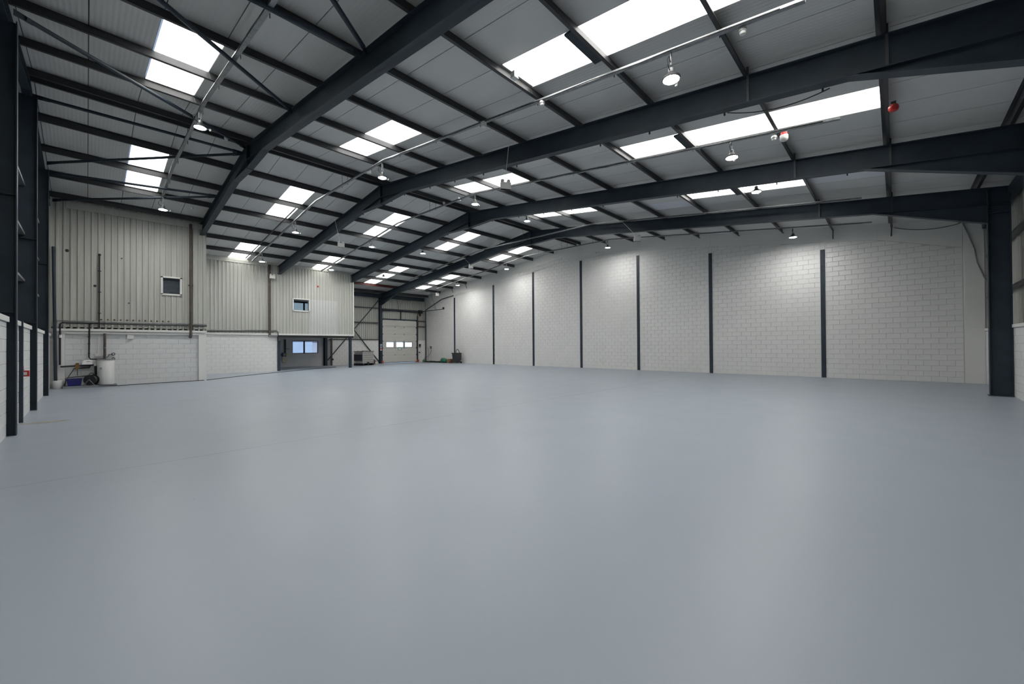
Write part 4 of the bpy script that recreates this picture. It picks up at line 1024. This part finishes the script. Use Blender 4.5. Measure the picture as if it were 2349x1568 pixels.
obj('symbol', MB().lathe((fx-.0, fy-.013, 1.37), [(.035, 0), (.035, .002)], 12, 'Y'), REDPL, t)

# left wall items
solo('door_post', MB().box(XW-.010, 13.9, 0, XW+.06, 14.0, 2.23), STEEL, 'narrow dark post against the left block wall between columns', 'post')
t = thing('call_point', 'red fire alarm call point on the left block wall', 'call point', (XW, 14.3, 1.0))
obj('box', MB().box(XW, 14.15, 1.0, XW+.13, 14.32, 1.13), REDPL, t)
obj('glass', MB().box(XW+.03, 14.145, 1.03, XW+.10, 14.15, 1.10), WHITEPL, t)
obj('conduit', MB().tube([(XW+.04, 14.2, 1.13), (XW+.03, 14.15, 1.5), (XW+.03, 14.12, 2.2)], .014, 6), REDPL, t)

# floor marks: sandy patch by the left wall
mb = MB(); n = 26; cx, cy = -.62, 13.62
ptsf = [(cx+(.34+.06*random.random())*math.cos(2*math.pi*i/n), cy+(.13+.05*random.random())*math.sin(2*math.pi*i/n)+.0, .003) for i in range(n)]
mb.add(ptsf, [tuple(range(n))])
o = solo('sand_patch', mb, mat('sandy_dust', (.33, .31, .27), .9, 0, .3, 6), 'thin sandy dust patch on the floor beside the left columns', 'dust'); o['kind'] = 'stuff'

# ------------------------------------------------------------------ outside: yard, fence and a parked van seen through the panes
struct('ground', MB().box(-60, 35.45, -.25, 90, 140, -.05), mat('yard_concrete', (.42, .42, .42), .85, 0, .2, .5))
t = thing('factory_unit', 'pale grey industrial unit across the yard seen through the window', 'building', (16, 75, 0))
obj('walls', MB().box(-10, 75, -.05, 55, 90, 3.0), mat('unit_grey', (.28, .33, .42), .6, 0, .1, .6), t)
obj('roof', MB().prism([(-11, 74.5, 3.0), (-11, 90.5, 3.0), (-11, 82.5, 4.6)], (67, 0, 0)), mat('unit_roof', (.3, .33, .38), .6, 0, .1, .6), t)
for k in range(6):
    obj('shutter', MB().box(-4+9*k, 74.9, 0, .5+9*k, 75, 2.6), mat('shutter_blue', (.30, .40, .55), .5, 0, .1, 3) if k == 0 else bpy.data.materials['shutter_blue'], t)
vx, vy = 24.6, 55.0
t = thing('parked_van', 'white panel van parked in the yard outside the window', 'van', (vx, vy, -.05))
prof = [(-2.6, .35), (2.5, .35), (2.6, .9), (1.9, 1.15), (1.3, 1.95), (.9, 2.1), (-2.5, 2.1), (-2.65, 1.9)]
obj('body', MB().prism([(vx+a, vy-.9, b-.05) for a, b in prof], (0, 1.8, 0)), mat('van_white', (.8, .8, .8), .3, 0, 0), t)
obj('windscreen', MB().prism([(vx+1.87, vy-.92, 1.12), (vx+1.32, vy-.92, 1.85), (vx+.75, vy-.92, 1.85), (vx+.75, vy-.92, 1.12)], (0, 1.84, 0)), mat('van_glass', (.05, .06, .08), .1, 0, 0), t)
for a in (-1.7, 1.7):
    for b in (-.9, .75):
        obj('wheel', MB().lathe((vx+a, vy+b, .28), [(.28, 0), (.33, .03), (.33, .15), (.28, .18)], 16, 'Y'), BLACKP, t, smooth=True)
